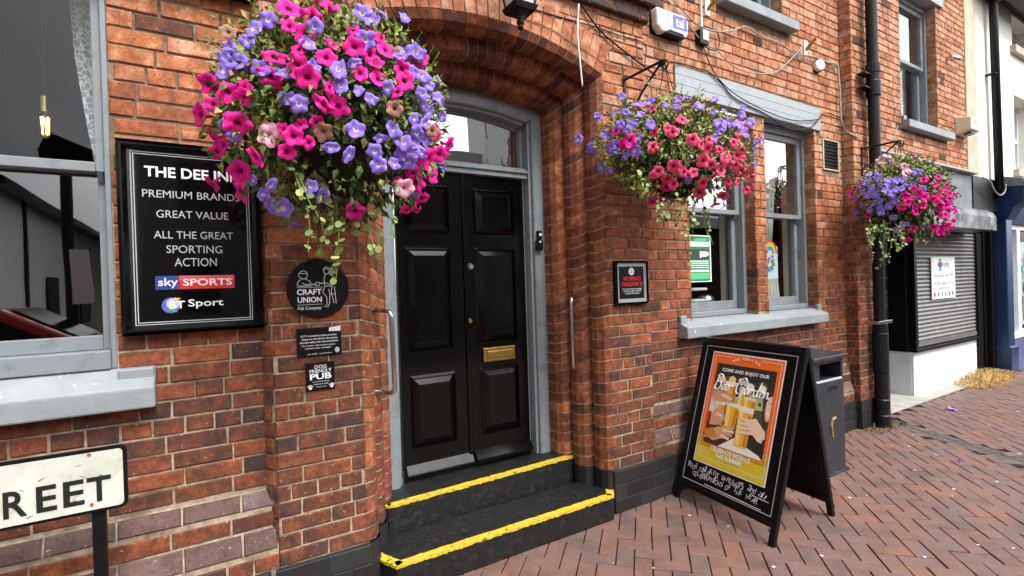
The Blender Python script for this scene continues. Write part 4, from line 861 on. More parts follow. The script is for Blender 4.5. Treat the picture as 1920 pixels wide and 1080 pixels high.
p = at(1534, 123, -.03); m = MB(); m.tube([(p.x + .02, 0, p.z), (p.x - .0, -.055, p.z)], .052, n=18); m.build('body', M['plastic'], se, bevel=.008); m = MB(); m.tube([(p.x + .022, -.0, p.z), (p.x + .015, -.018, p.z)], .062, n=18); m.build('base', M['blackm'], se)
jb = at(1317, 72, -.03); m = MB(); m.box(jb.x - .05, jb.x + .05, -.05, 0, jb.z - .05, jb.z + .06); m.box(jb.x - .02, jb.x + .052, -.053, -.05, jb.z - .02, jb.z + .062, m=1)
tag(m.build('junction_box', [M['blackm'], M['greyprint']], bevel=.005), 'black cable junction box right of the white alarm box', 'junction box')
for (px_, py_, lab) in ((1325, 14, 'white hook plate with a brass pin under the upper sill'), (1509, 90, 'white hook plate with a brass pin near the round sensor')):
    p = at(px_, py_, 0); t = thing('flag_hook', lab, 'hook', (p.x, 0, p.z), 'hook plates on the brick wall')
    m = MB(); m.box(p.x - .03, p.x + .03, -.012, 0, p.z - .07, p.z + .07); m.build('plate', M['plastic'], t, bevel=.004)
    m = MB(); m.tube([(p.x, -.01, p.z - .02), (p.x + .02, -.09, p.z + .06)], .016, n=10); m.build('pin', M['brass'], t)
p = at(1775, 110, 0); m = MB(); m.tube([(p.x, 0, p.z), (p.x, -.07, p.z)], .03, n=12); m.tube([(p.x, -.05, p.z), (p.x + .1, -.1, p.z - .02)], .028, n=12); tag(m.build('wall_spout', M['steel'], smooth=False), 'short grey pipe stub sticking out of the upper brick wall', 'pipe stub')
# ---------------------------------------------------------------- cables and conduits
def cable(name, label, pts, r, m, y=-.02, cat='cable', sag=0):
    P_ = [at(a, b, (c[0] if c else y)) for a, b, *c in pts]
    out = []
    for i in range(len(P_) - 1):
        p0, p1, p2, p3 = P_[max(i - 1, 0)], P_[i], P_[i + 1], P_[min(i + 2, len(P_) - 1)]
        for k in range(5):
            t = k / 5; out.append(.5 * ((2 * p1) + (p2 - p0) * t + (2 * p0 - 5 * p1 + 4 * p2 - p3) * t * t + (3 * p1 - p0 - 3 * p2 + p3) * t ** 3))
    out.append(P_[-1]); b = MB(); b.tube(out, r * .68, n=6); return tag(b.build(name, M[m], smooth=True), label, cat)
cable('cable', 'black cable slanting down from the cornice to the second basket bracket', [(1079, -8), (1119, 50), (1154, 83), (1208, 125), (1229, 142)], .009, 'blackm', -.075)
cable('cable', 'dark cable running level from the lantern over the arch ring', [(1000, 17), (1050, 32), (1117, 51), (1160, 66), (1208, 82), (1209, 118)], .006, 'blackm', -.068)
cable('cable', 'thin black wire drooping along the arch ring to the right pilaster', [(983, 35), (1033, 54), (1060, 73), (1100, 97), (1131, 117), (1146, 123), (1175, 131)], .0035, 'blackm', -.068)
cable('cable', 'black cable along the lintel top and drooping over the right window', [(1213, 106, -.068), (1249, 115, -.05), (1277, 119), (1311, 129), (1330, 136), (1352, 156), (1380, 186), (1436, 214), (1472, 239), (1500, 243), (1524, 236), (1547, 212), (1574, 220), (1593, 216)], .0075, 'blackm', -.024)
cable('cable', 'black cable from the junction box crossing the grey lintel', [(1319, 88), (1326, 108), (1335, 128), (1352, 153), (1385, 181), (1440, 210), (1490, 226), (1536, 224)], .0065, 'blackm', -.03)
cable('cable', 'pale cable looping down below the junction box to the hook plate', [(1252, 0), (1283, 36), (1319, 80), (1344, 94), (1372, 122), (1408, 136), (1452, 136), (1483, 111), (1505, 86)], .0075, 'cablew', -.035)
cable('cable', 'grey cable rising and dipping under the upper window sill', [(1256, -8), (1302, 42), (1338, 58), (1372, 58), (1398, 50), (1430, 69), (1460, 80), (1491, 100), (1512, 104), (1530, 107)], .010, 'cablew', -.03)
cable('cable', 'short black cable hanging beside the junction box', [(1345, 60), (1349, 75), (1346, 92), (1336, 94), (1318, 86)], .007, 'blackm', -.03)
cable('conduit', 'pale conduit down the inside corner of the brick pilaster', [(1530, 107), (1547, 115), (1569, 122), (1572, 140), (1575, 178), (1577, 225), (1584, 243), (1597, 252, -.10), (1608, 258, -.125)], .014, 'cablew', -.03, 'conduit')
cable('conduit', 'white vertical conduit from above into the junction box', [(1314, -10), (1315, 30), (1316, 62)], .011, 'plastic', -.02, 'conduit')
cable('conduit', 'loose white plastic tube hanging over the right end of the arch', [(1085, 8), (1083, 60), (1086, 100), (1092, 162)], .0085, 'plastic', -.11, 'conduit')
cable('cable', 'thin wire from the shop capping up past the upper sill', [(1683, 236), (1678, 262), (1681, 292)], .006, 'cablew', -.03)
cable('cable', 'pale cable loop beside the black pipe above the blue shopfront', [(1842, 332), (1856, 340), (1864, 356), (1874, 366), (1884, 360), (1886, 345)], .014, 'cablew', -.14)
# ================================================================== HANGING BASKETS
def bracket(x, y, zt, label, arm=.36, scale=1):
    t = thing('basket_bracket', label, 'bracket', (x, y, zt), 'iron brackets holding the flower baskets')
    m = MB(); m.box(x - .013, x + .013, y - .008, y + .001, zt - .34, zt + .02); m.build('back_plate', M['iron'], t, bevel=.002)
    m = MB(); m.tube([(x, y - .005, zt), (x, y - arm, zt + .0)], .0095, n=8); m.tube([(x, y - .005, zt - .30), (x, y - arm * .45, zt - .14), (x, y - arm * .95, zt)], .0075, n=8); m.build('arm', M['iron'], t)
    def scroll(cy, cz, r, sgn):
        pts = []
        for k in range(22): a = k / 21 * 2 * math.pi * 1.3; rr = r * (1 - .55 * k / 21); pts.append((x, cy + rr * math.cos(a) * sgn, cz + rr * math.sin(a)))
        return pts
    for q in ((y - arm, zt - .035, .035, 1), (y - .05, zt - .21, .04, -1)): m = MB(); m.tube(scroll(*q), .006, n=6); m.build('scroll', M['iron'], t)
    return t, Vector((x, y - arm, zt - .01))
def petunia(R_, mat_, ruf, name):
    m = bpy.data.meshes.new(name); v, f, t = [(0, 0, -.3 * R_)], [], []; NS = 30
    rings = [(.07, -.24, 0), (.15, -.09, 0), (.3, .015, .01), (.62, .06, .05), (.88, .035, .1), (1.0, -.03, .14)]
    lobes = [U(.9, 1.08) for _ in range(5)]; p1, p2 = U(0, 6), U(0, 6); tx_, ty_ = U(-.1, .1), U(-.1, .1)
    for ri, (rr, zz, am) in enumerate(rings):
        for k in range(NS):
            a = 2 * math.pi * k / NS; lob = .5 + .5 * math.cos(5 * a); L_ = lobes[int(((a + math.pi / 5) % (2 * math.pi)) / (2 * math.pi / 5)) % 5]
            rad = rr * (1 - (.17 if ri == 5 else .09 if ri == 4 else .02 if ri == 3 else 0) * (1 - lob) ** 2.2) * (1 + (L_ - 1) * (.3 + .7 * lob) if ri > 2 else 1)
            if ri == 5: rad *= U(.93, 1.05)
            x_, y_ = rad * math.cos(a), rad * math.sin(a)
            v.append((x_ * R_, y_ * R_, R_ * (zz + am * ruf * (.55 * math.cos(5 * a) + .6 * math.sin(3 * a + p1) + .5 * math.sin(2 * a + p2) + U(-.35, .35)) + (tx_ * x_ * x_ + ty_ * y_ * y_) * 1.5)))
    for k in range(NS): f.append((0, 1 + k, 1 + (k + 1) % NS)); t.append(.05)
    tv = (.15, .34, .55, .8, .97)
    for i in range(5):
        for k in range(NS):
            f.append((1 + i * NS + k, 1 + (i + 1) * NS + k, 1 + (i + 1) * NS + (k + 1) % NS, 1 + i * NS + (k + 1) % NS))
            t.append(tv[i] - (.14 if i > 1 and k % 6 in (0, 5) else .05 if i > 1 and k % 3 == 1 else 0))
    k0 = len(v)
    for k in range(8): a = 2 * math.pi * k / 8; v.append((.08 * R_ * math.cos(a), .08 * R_ * math.sin(a), -.95 * R_))
    for k in range(8): a = 2 * math.pi * k / 8; v.append((.26 * R_ * math.cos(a), .26 * R_ * math.sin(a), -.06 * R_))
    for k in range(8): f.append((k0 + k, k0 + (k + 1) % 8, k0 + 8 + (k + 1) % 8, k0 + 8 + k)); t.append(.8)
    m.from_pydata(v, [], f); m.materials.append(mat_); m.polygons.foreach_set('use_smooth', [True] * len(f))
    a = m.attributes.new('tint', 'FLOAT', 'FACE'); a.data.foreach_set('value', t); return m
BL = {}; random.seed(12)
for key, mk, R_ in (('M', 'mag', .040), ('V', 'vio', .0375), ('S', 'sal', .042), ('W', 'pnk', .045), ('B', 'brn', .03)):
    BL[key] = [petunia(R_ * U(.9, 1.1), M[mk], U(.5, 1.9), 'flower') for _ in range(10)]
FNAME = {'M': 'magenta flower', 'V': 'violet flower', 'S': 'coral pink flower', 'W': 'pale pink flower', 'B': 'faded brown flower'}
def leaf_at(mb, p, d, n, L_, W_, t, m=0):
    d = d.normalized(); s = d.cross(n); s = s.normalized() if s.length > 1e-5 else d.orthogonal().normalized(); n = s.cross(d)
    a, b, c = p, p + d * L_ * .45 + n * L_ * .06, p + d * L_ - n * L_ * .12
    w1 = s * W_ * .5
    mb.faces([a, b - w1 + n * W_ * .18, b, b + w1 + n * W_ * .18, c], [(0, 2, 1), (0, 3, 2), (1, 2, 4), (2, 3, 4)], m, t)
def rv(): 
    while True:
        v = Vector((U(-1, 1), U(-1, 1), U(-1, 1)))
        if .05 < v.length < 1: return v.normalized()
def basket(label, tip, C, abc, fl, kx, ox, oy, scale=1.0, nleaf=3400, trails=(), palette='MV', ywall=-.1, seedv=1, extra=60, light=.0, hole=None):
    random.seed(seedv)
    C = Vector(C); A = Vector(abc)
    t = thing('flower_basket', label, 'flower basket', tip, 'hanging flower baskets on the pub front'); base = Vector(tip)
    m = MB(); bz = C.z - A.z * .30; rb = .17
    m.lathe((C.x, C.y, bz), [(0, -.2), (.08, -.185), (.14, -.12), (.17, -.02), (rb, .0), (.0, .0)], n=20); m.build('basket_bowl', mat('coir_liner', (.03, .022, .012), .95, .1), t)
    m = MB()
    for k in range(3): a = k * 2.1 + .4; m.tube([(C.x + rb * math.cos(a), C.y + rb * math.sin(a), bz), (base.x, base.y, base.z)], .003, n=5)
    m.build('chain', M['iron'], t)
    # foliage
    m = MB(); nl = 0
    def ell(p): q = p - C; return math.sqrt((q.x / A.x) ** 2 + (q.y / A.y) ** 2 + (q.z / A.z) ** 2)
    clumps = [(rv(), U(.12, .32)) for _ in range(46)]
    while nl < nleaf:
        u = rv(); r = U(.62, 1.0) ** .8
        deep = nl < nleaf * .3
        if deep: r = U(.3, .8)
        bump = 1 + .10 * sum(w_ for c_, w_ in clumps if u.dot(c_) > .93) - .05
        if u.z < -.35 and R() < .55: continue
        p = C + Vector((u.x * A.x, u.y * A.y, u.z * A.z)) * r * min(bump, 1.12)
        if p.y > ywall: continue
        d = (u * 1.0 + rv() * .9 + Vector((0, 0, -.1 if u.z > 0 else -.6)))
        n = (u + rv() * .8)
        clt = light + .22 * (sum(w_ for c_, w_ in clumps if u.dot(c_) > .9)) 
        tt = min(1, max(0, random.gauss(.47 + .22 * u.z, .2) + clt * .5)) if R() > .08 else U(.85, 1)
        leaf_at(m, p, d, n, U(.024, .052) * scale * (1.5 if deep else 1), U(.014, .027) * scale * (1.7 if deep else 1), tt * (.45 if deep else 1)); nl += 1  # inner leaves tinted darker, shade inside the mass put into leaf colour
    for k in range(70):       # stalks that stand clear of the mass
        u = rv(); u.z = abs(u.z) if R() < .7 else u.z
        p = C + Vector((u.x * A.x, u.y * A.y, u.z * A.z)) * .9; q = p + (u + Vector((0, 0, .5))).normalized() * U(.05, .13) + rv() * .02
        if q.y > ywall: continue
        m.tube([p, p.lerp(q, .5) + rv() * .006, q], .0016, n=4, t=U(.4, .8), cap=False)
        for j in range(5): leaf_at(m, p.lerp(q, .3 + .15 * j), rv() + u * .6, u, U(.016, .034), U(.008, .016), U(.45, .95))
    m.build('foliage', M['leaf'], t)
    # creepers
    m = MB()
    for (px_, py_, ln) in trails:
        ln *= .7
        d = ray(px_, py_); g_ = (C.y - CAM.y - .12 + U(-.12, .1)) / d.y; p = CAM + d * g_
        pts = [p]; L_ = ln; nseg = int(L_ / .03) + 2; dr = Vector((U(-.35, .35), U(-.2, .2), -1)).normalized()
        for k in range(nseg): dr = (dr + rv() * .28 + Vector((0, 0, -.16))).normalized(); pts.append(pts[-1] + dr * .03)
        m.tube(pts, .0016, n=4, t=.35, cap=False)
        for q in pts:
            for s_ in range(2):
                if R() < .62: c_ = rv(); rr = U(.007, .0145) * (1.25 if ln < .2 else 1); n_ = (rv() + Vector((-.3, -1.1, .5))).normalized(); ax = n_.orthogonal().normalized(); ay = n_.cross(ax); o = q + c_ * U(.008, .02); m.disc(o, rr, ax, ay, n=7, t=R(), ry=rr * U(.75, 1))
    m.build('trailing_vine', M['vine'], t)
    # blooms
    items = []
    for key, pts in fl.items():
        for (fx, fy) in pts:
            px_, py_ = ox + fx / kx, oy + fy / kx; d = ray(px_, py_); Q = CAM - C
            q = Vector((d.x / A.x, d.y / A.y, d.z / A.z)); w_ = Vector((Q.x / A.x, Q.y / A.y, Q.z / A.z))
            aa, bb, cc = q.dot(q), 2 * q.dot(w_), w_.dot(w_) - 1.0; D = bb * bb - 4 * aa * cc
            tt = (-bb - math.sqrt(D)) / (2 * aa) if D > 0 else -bb / (2 * aa)
            p = CAM + d * tt
            items.append((key, p, True))
    for k in range(extra):
        u = rv()
        if u.z < -.55: continue
        p = C + Vector((u.x * A.x, u.y * A.y, u.z * A.z)) * U(.93, 1.03)
        vd = (CAM - p).normalized()
        if p.y > ywall - .03 or (u.dot(vd) > .25 and R() < .93): continue
        items.append((random.choice(palette), p, False))
    for k in range(16):
        u = rv()
        if u.dot((CAM - C).normalized()) < .2 or u.z < -.5: continue
        items.append(('B', C + Vector((u.x * A.x, u.y * A.y, u.z * A.z)) * .99, True))
    nf = 0; rest = MB()
    vm = {}
    for key, p, vis in items:
        if p.y > ywall - .02: p.y = ywall - .02 - U(0, .05)
        q = p - C; nrm = Vector((q.x / A.x ** 2, q.y / A.y ** 2, q.z / A.z ** 2)).normalized(); vd = (CAM - p).normalized()
        z = (nrm * .85 + (vd * .55 if vis else nrm * .3) + rv() * .55 + Vector((0, -.1, .12))).normalized()
        x = z.orthogonal().normalized(); ang_ = U(0, 6.28); x = (x * math.cos(ang_) + z.cross(x) * math.sin(ang_)); y_ = z.cross(x); s_ = U(.68, 1.1) * scale; sh_ = (s_, s_ * (U(.82, 1.05) if R() > .15 else U(.5, .7)), s_ * U(.8, 1.5))
        p = p + nrm * U(-.015, .02)
        me = random.choice(BL[key])
        if nf < 100:
            o = bpy.data.objects.new('flower', me); COL.objects.link(o); o.parent = t
            o.matrix_local = Matrix.Translation(p - base) @ Matrix((x, y_, z)).transposed().to_4x4() @ Matrix.Diagonal((*sh_, 1)); o['label'] = FNAME[key]; nf += 1
        else:
            k0 = len(rest.v)
            for v in me.vertices: rest.v.append(tuple(p + x * v.co.x * sh_[0] + y_ * v.co.y * sh_[1] + z * v.co.z * sh_[2]))
            at_ = me.attributes['tint'].data
            for i, pl_ in enumerate(me.polygons): rest.f.append(tuple(k0 + j for j in pl_.vertices)); rest.m.append('MVSWB'.index(key)); rest.t.append(at_[i].value)
    if rest.f:
        o = rest.build('flowers', [M['mag'], M['vio'], M['sal'], M['pnk'], M['brn']], t, smooth=True); o['kind'] = 'stuff'
    random.seed(99); return t
F1 = {'M': [(410,50),(505,60),(410,112),(585,25),(478,138),(590,190),(678,130),(760,160),(790,160),(680,213),(815,213),(455,215),(565,248),(755,222),(445,280),(770,272),(710,305),(490,335),(785,335),(880,295),(860,392),(890,345),(65,355),(160,392),(215,370),(225,410),(100,440),(60,487),(210,520),(555,447),(620,445),(455,525),(525,515),(380,545),(430,575),(492,602),(80,590),(140,612),(90,645),(285,655),(205,722),(98,768),(220,795),(345,240),(690,900),(900,880),(940,735),(1000,735),(1030,648),(1065,610),(1030,560),(975,840),(875,785),(940,880),(955,245),(325,320),(400,640),(580,370),(945,770),(985,665)],
 'V': [(320,80),(720,45),(760,80),(885,90),(270,135),(240,180),(180,215),(200,260),(130,240),(145,305),(290,290),(390,305),(490,190),(520,130),(725,180),(515,285),(615,300),(680,275),(625,362),(395,410),(455,440),(750,420),(850,465),(820,375),(700,385),(865,250),(900,210),(935,230),(960,320),(1000,360),(1030,420),(960,400),(920,300),(985,440),(1050,490),(945,500),(985,520),(850,545),(890,600),(935,560),(1000,590),(920,640),(960,640),(805,585),(775,640),(585,620),(660,645),(850,690),(910,680),(780,690),(695,545),(940,810),(345,770),(390,870),(430,940),(310,810),(340,870),(555,820),(145,540),(185,575),(250,765),(500,790),(930,600),(1010,470),(890,650)],
 'W': [(320,570),(885,785)]}
F2 = {'S': [(510,172),(525,318),(650,318),(710,240),(515,415),(790,365),(850,400),(890,425),(1090,355),(1015,455),(1050,390),(1095,475),(915,535),(850,505),(1030,525),(1085,540),(930,620),(970,570),(650,535),(670,575),(550,570),(525,600),(615,632),(655,655),(720,578),(785,580),(865,668),(835,725),(1075,640),(1045,690),(985,735),(1140,595),(1190,620),(1185,680),(1150,705),(910,365),(970,435),(1130,270),(1135,490),(1105,440),(620,290),(1000,480),(1040,660),(690,540)],
 'M': [(262,302),(318,395),(365,375),(570,765),(515,775),(940,785),(610,690)],
 'V': [(315,90),(255,175),(160,230),(180,320),(120,380),(95,425),(130,455),(160,560),(235,570),(230,430),(250,380),(275,440),(335,475),(395,440),(300,270),(345,310),(370,265),(400,240),(415,345),(340,200),(430,205),(500,110),(415,135),(605,115),(690,90),(675,160),(745,100),(830,145),(945,90),(915,190),(1020,160),(1110,165),(1115,205),(980,245),(975,285),(1040,245),(1080,275),(1180,245),(1165,340),(950,355),(755,645),(500,275),(1220,380),(1215,430),(1200,480),(1190,530),(1255,375),(1000,805),(970,300),(150,210),(280,260),(90,390),(30,365),(190,340)]}
F3 = {'M': [(85,445),(140,408),(125,510),(150,550),(215,362),(705,325),(815,305),(790,360),(885,365),(625,393),(670,425),(725,455),(570,445),(615,462),(580,495),(545,530),(640,525),(720,527),(655,570),(790,470),(830,450),(860,420),(910,430),(925,480),(880,490),(850,520),(945,540),(970,560),(900,560),(870,590),(915,600),(940,640),(860,680),(795,690),(900,680),(850,735),(880,720),(635,715),(590,770),(840,600),(275,600),(820,480),(890,520),(930,690),(845,560)],
 'V': [(290,285),(350,280),(300,325),(245,400),(200,385),(180,460),(215,525),(180,580),(285,560),(370,540),(375,490),(320,510),(310,390),(380,370),(415,405),(440,320),(500,330),(550,330),(555,385),(495,395),(465,430),(490,490),(450,530),(385,565),(350,450),(280,440),(650,275),(700,395),(480,610),(510,700),(565,670),(640,360),(330,440),(270,350),(360,310),(440,360)],
 'W': [(400,155),(560,225),(580,265),(430,140),(380,165),(600,255)], 'B': [(490,150),(500,205),(520,215)]}
b1, tip1 = bracket(.48, -.06, 2.97, 'iron scroll bracket above the big basket left of the door')
b2, tip2 = bracket(2.54, -.06, 2.955, 'iron scroll bracket right of the door arch')
b3, tip3 = bracket(5.76, -.11, 2.83, 'iron scroll bracket on the corner pilaster by the drainpipe', arm=.34)
t1 = [(525 + k * 9, 292 + U(0, 60), U(.1, .2)) for k in range(9)] + [(548, 380, .12), (575, 385, .18), (600, 400, .1), (622, 410, .16), (640, 420, .22), (630, 375, .12), (668, 390, .12), (690, 400, .14), (705, 395, .18), (735, 392, .12), (655, 320, .14)]
basket('biggest flower basket, magenta and violet petunias left of the black door', tip1, (.50, -.47, 2.28), (.475, .37, .46), F1, 2.25, 360, 0, 1.03, 5600, t1, 'MVV', seedv=3, extra=30)
t2 = [(1190 + k * 7, 320 + U(0, 25), U(.05, .14)) for k in range(5)] + [(1235 + k * 9, 362 + U(0, 25), U(.06, .2)) for k in range(10)] + [(1283, 400, .42), (1300, 395, .2), (1318, 395, .28), (1330, 390, .2), (1270, 390, .16)]
basket('flower basket of coral pink and violet petunias right of the door', tip2, (2.60, -.43, 2.375), (.58, .36, .33), F2, 3.6, 1080, 160, .93, 5000, t2, 'SSV', seedv=5, extra=50, light=.35)
t3 = [(1625 + k * 7, 412 + U(0, 25), U(.06, .3)) for k in range(11)] + [(1668, 430, .46), (1676, 430, .36), (1690, 430, .2), (1733, 425, .2), (1742, 420, .26), (1630, 430, .34), (1720, 425, .15)]
basket('farthest flower basket, violet and hot pink with pale blooms on top', tip3, (5.74, -.47, 2.275), (.55, .36, .39), F3, 4.1538, 1560, 260, .95 * 1.12, 3800, t3, 'MV', seedv=8, extra=50, ywall=-.16)
# ================================================================== A-BOARD
ab_ = thing('sandwich_board', 'black wooden sandwich board with an orange beer garden poster', 'sandwich board', (3.15, -.52, 0))
B1, B0 = Vector((2.86, -.1, 0)), Vector((2.756, -.913, 0)); T1 = Vector((3.2, -.131, 1.128))
Ub = (B0 - B1); WB = Ub.length; Ub.normalize(); Vb = (T1 - B1); Vb -= Ub * Vb.dot(Ub); LB = Vb.length; Vb.normalize(); Nb = Ub.cross(Vb)
if Nb.x > 0: Nb = -Nb
def bq(mb, u0, u1, v0, v1, d0, d1, O=None, V=None, N=None, m=0):
    O, V, N = O or B1, V or Vb, N or Nb
    mb.faces([O + Ub * u + V * v + N * d for d in (d0, d1) for v in (v0, v1) for u in (u0, u1)], [(0, 2, 3, 1), (4, 5, 7, 6), (0, 1, 5, 4), (2, 6, 7, 3), (0, 4, 6, 2), (1, 3, 7, 5)], m)
def board(name, O, V, N):
    m = MB(); bq(m, 0, .038, 0, LB, -.03, 0, O, V, N); bq(m, WB - .038, WB, 0, LB, -.03, 0, O, V, N); bq(m, .038, WB - .038, LB - .045, LB, -.03, .001, O, V, N); bq(m, .038, WB - .038, .10, .135, -.03, -.001, O, V, N)
    fr_ = m.build(name, M['blackm'], ab_, bevel=.004)
    m = MB(); bq(m, .039, WB - .039, .135, LB - .046, -.022, -.008, O, V, N); m.build('board_panel', M['blackm'], ab_)
board('front_frame', B1, Vb, Nb)
Vr = Vector((-Vb.x * .96, Vb.y, Vb.z)).normalized(); Or = B1 + Vb * LB - Vr * (LB / 1.0) + Vector((.035, 0, 0)); Or.z = 0
Nr = Ub.cross(Vr); Nr = -Nr if Nr.x < 0 else Nr
board('rear_frame', Or, Vr, Nr)
m = MB()
for u in (.03, WB - .03): c = B1 + Ub * u + Vb * (LB - .01) + Vector((.018, 0, 0)); m.tube([c - Ub * .02, c + Ub * .02], .012, n=8)
m.build('hinge', M['steel'], ab_)
Pn = lambda d: B1 + Nb * d
m = MB(); rect_line(m, Pn(-.0065), Ub, Vb, .045, WB - .048, .155, 1.122, .006); m.build('border_line', M['greyprint'], ab_)
# printed poster (flat print, layered inks)
m = MB(); 
def pq(u0, u1, v0, v1, d, mm): O = Pn(d); m.quad(O + Ub * u0 + Vb * v0, O + Ub * u1 + Vb * v0, O + Ub * u1 + Vb * v1, O + Ub * u0 + Vb * v1, m=mm)
def pp(pts, d, mm): O = Pn(d); m.quad(*[O + Ub * u + Vb * v for u, v in pts], m=mm)
cols = [(.88, .88, .88), (.95, .17, .025), (.85, .42, .03), (.035, .032, .03), (.92, .48, .02), (.9, .86, .76), (.72, .38, .22), (.1, .1, .05), (.55, .58, .3), (.95, .72, .25), (.6, .25, .04), (.07, .04, .03), (.9, .66, .5), (.4, .03, .03), (.75, .72, .68), (.7, .55, .03)]
E0, E1, G0, G1 = .115, .700, .300, 1.084
pq(E0, E1, G0, G1, -.006, 0); pq(E0 + .008, E1 - .008, G0 + .008, G1 - .008, -.0055, 1)
pq(E0 + .008, E1 - .008, G0 + .008, .43, -.005, 15); 
for k in range(6): pq(E0 + .008, E1 - .008, .40 + k * .018, .43 + k * .018, -.0049, (15, 2, 2, 4, 4, 1)[k])
I0, I1, J0, J1 = .170, .650, .445, 1.005
pq(I0, I1, J0, J1, -.0045, 7); pq(I0, I1, .87, J1, -.0044, 3)
rng = random.Random(4)
for k in range(40):
    u, v = rng.uniform(I0 + .03, I1 - .03), rng.uniform(.76, .9); r = rng.uniform(.012, .04); O = Pn(-.0042 + k * 1e-5); m.disc(O + Ub * u + Vb * v, r, Ub, Vb, n=10, m=rng.choice([8, 9, 7, 5, 11, 14]))
pq(I0, I1, J0, .6, -.0040, 11); pp([(.3, .445), (.42, .53), (.5, .5), (.62, .47), (.65, .445)], -.0038, 5); pp([(.52, .6), (.65, .6), (.65, .48), (.55, .5)], -.0039, 3)
def beer(u, v, w, h, sk=0, d=-.0034):
    pp([(u - w * .42, v), (u + w * .42, v), (u + w * .5 + sk, v + h), (u - w * .5 + sk, v + h)], d, 4); pp([(u - w * .36, v + .01), (u - w * .1, v + .01), (u - w * .15 + sk, v + h * .9), (u - w * .42 + sk, v + h * .9)], d + .0001, 9)
    pp([(u + w * .15, v + .01), (u + w * .38, v + .01), (u + w * .45 + sk, v + h * .8), (u + w * .2 + sk, v + h * .8)], d + .0001, 10)
    pp([(u - w * .5 + sk, v + h * .86), (u + w * .5 + sk, v + h * .86), (u + w * .52 + sk, v + h), (u - w * .52 + sk, v + h)], d + .0002, 5)
pp([(I0, .76), (I1, .74), (I1, .83), (I0, .85)], -.0041, 8); pp([(I0, .62), (.3, .62), (.28, .78), (I0, .76)], -.00405, 14)
beer(.33, .74, .1, .15, -.01); beer(.43, .73, .09, .13, .01, -.0033); beer(.49, .69, .1, .12, 0, -.0031); beer(.27, .585, .085, .16, -.01, -.003); beer(.365, .58, .105, .17, 0, -.0028); beer(.475, .485, .115, .26, .0, -.0026)
def hand(pts, fingers, d, mm=6):
    pp(pts, d, mm)
    for k, (a, b, c, e) in enumerate(fingers):
        n_ = 8; p = Vector((a, b)); q = Vector((c, e)); w_ = .011; dv = (q - p).normalized(); s_ = Vector((-dv.y, dv.x)) * w_
        pp([tuple(p + s_), tuple(p - s_), tuple(q - s_), tuple(q + s_ * .6 + dv * .006)], d + .0002 + k * 5e-5, (mm, 12, mm, 12)[k % 4])
hand([(.18, .77), (.22, .83), (.28, .825), (.30, .77), (.27, .735), (.2, .74)], [(.26, .815, .34, .80), (.26, .79, .35, .775), (.26, .765, .34, .755)], -.0022)
hand([(.18, .61), (.24, .70), (.30, .69), (.32, .63), (.27, .58), (.2, .57)], [(.24, .68, .29, .675), (.24, .655, .295, .65), (.24, .63, .285, .62)], -.0021)
hand([(.17, .5), (.27, .57), (.33, .585), (.36, .55), (.33, .505), (.25, .47)], [(.31, .58, .40, .585), (.32, .56, .41, .565), (.32, .54, .40, .54), (.31, .52, .38, .515)], -.0019)
hand([(.48, .66), (.56, .69), (.64, .62), (.65, .55), (.6, .55), (.53, .6)], [(.57, .66, .44, .665), (.56, .64, .43, .635), (.56, .615, .43, .605), (.57, .595, .45, .575)], -.0018, 12)
pp([(.17, .47), (.17, .53), (.24, .56), (.28, .5)], -.0016, 10); pp([(.17, .58), (.17, .66), (.2, .66), (.2, .58)], -.0016, 13); pp([(.63, .47), (.65, .47), (.65, .58), (.63, .57)], -.0016, 3)
pp([(.585, .83), (.61, .875), (.65, .885), (.65, .66), (.615, .63), (.60, .7)], -.0024, 11)
O = Pn(-.0020); pp([(.612, .80), (.625, .84), (.65, .85), (.65, .69), (.635, .682), (.62, .70), (.611, .75)], -.0020, 6)
pp([(.618, .80), (.63, .835), (.65, .84), (.65, .70), (.632, .70), (.62, .74)], -.0018, 12)
pp([(.626, .745), (.65, .75), (.65, .722), (.636, .72), (.628, .73)], -.0015, 0); pp([(.623, .80), (.633, .806), (.634, .80)], -.0015, 3); pp([(.641, .803), (.65, .806), (.65, .80)], -.0015, 3); pp([(.634, .765), (.641, .763), (.637, .775)], -.0015, 6)
pq(I0 + .004, I0 + .006, J0, J1, -.0014, 1)
rect_line(m, Pn(-.0042), Ub, Vb, .143, .676, .345, 1.058, .0025, 0)
O = Pn(-.0012)
m.quad(*[Pn(-.0041) + Ub * u + Vb * v for u, v in ((.29, 1.045), (.53, 1.045), (.53, 1.07), (.29, 1.07))], m=1)
tx = 'MORE THAN A PUB'
for k, ch in enumerate(tx):
    if ch == ' ': continue
    s_ = (k - 7) / 7; u = .41 + s_ * .105; v = 1.056 - .022 * s_ * s_; rot = -s_ * .38; ax = Ub * math.cos(rot) + Vb * math.sin(rot); ay = Vb * math.cos(rot) - Ub * math.sin(rot)
    m.text(ch, O + Ub * u + Vb * v, ax, ay, -.006, .006, -.009, .009, 0, .02)
m.text('COME AND ENJOY OUR', O, Ub, Vb, .225, .605, .945, .975, 0, .03)
m.text('CELEBRATE WITH US', O, Ub, Vb, .275, .585, .462, .487, 0, .03) if False else None
m.text('CELEBRATE WITH US', O, Ub, Vb, .25, .57, .405, .435, 0, .03); m.text('THIS SUMMER', O, Ub, Vb, .295, .515, .368, .398, 0, .03)
for k in range(4): m.text('at your local all summer long', O, Ub, Vb, .15 + .13 * (k % 2) * 0, .24, .39 - k * .012, .396 - k * .012) if k < 3 else m.text('please drink responsibly', O, Ub, Vb, .46, .66, .335, .341)
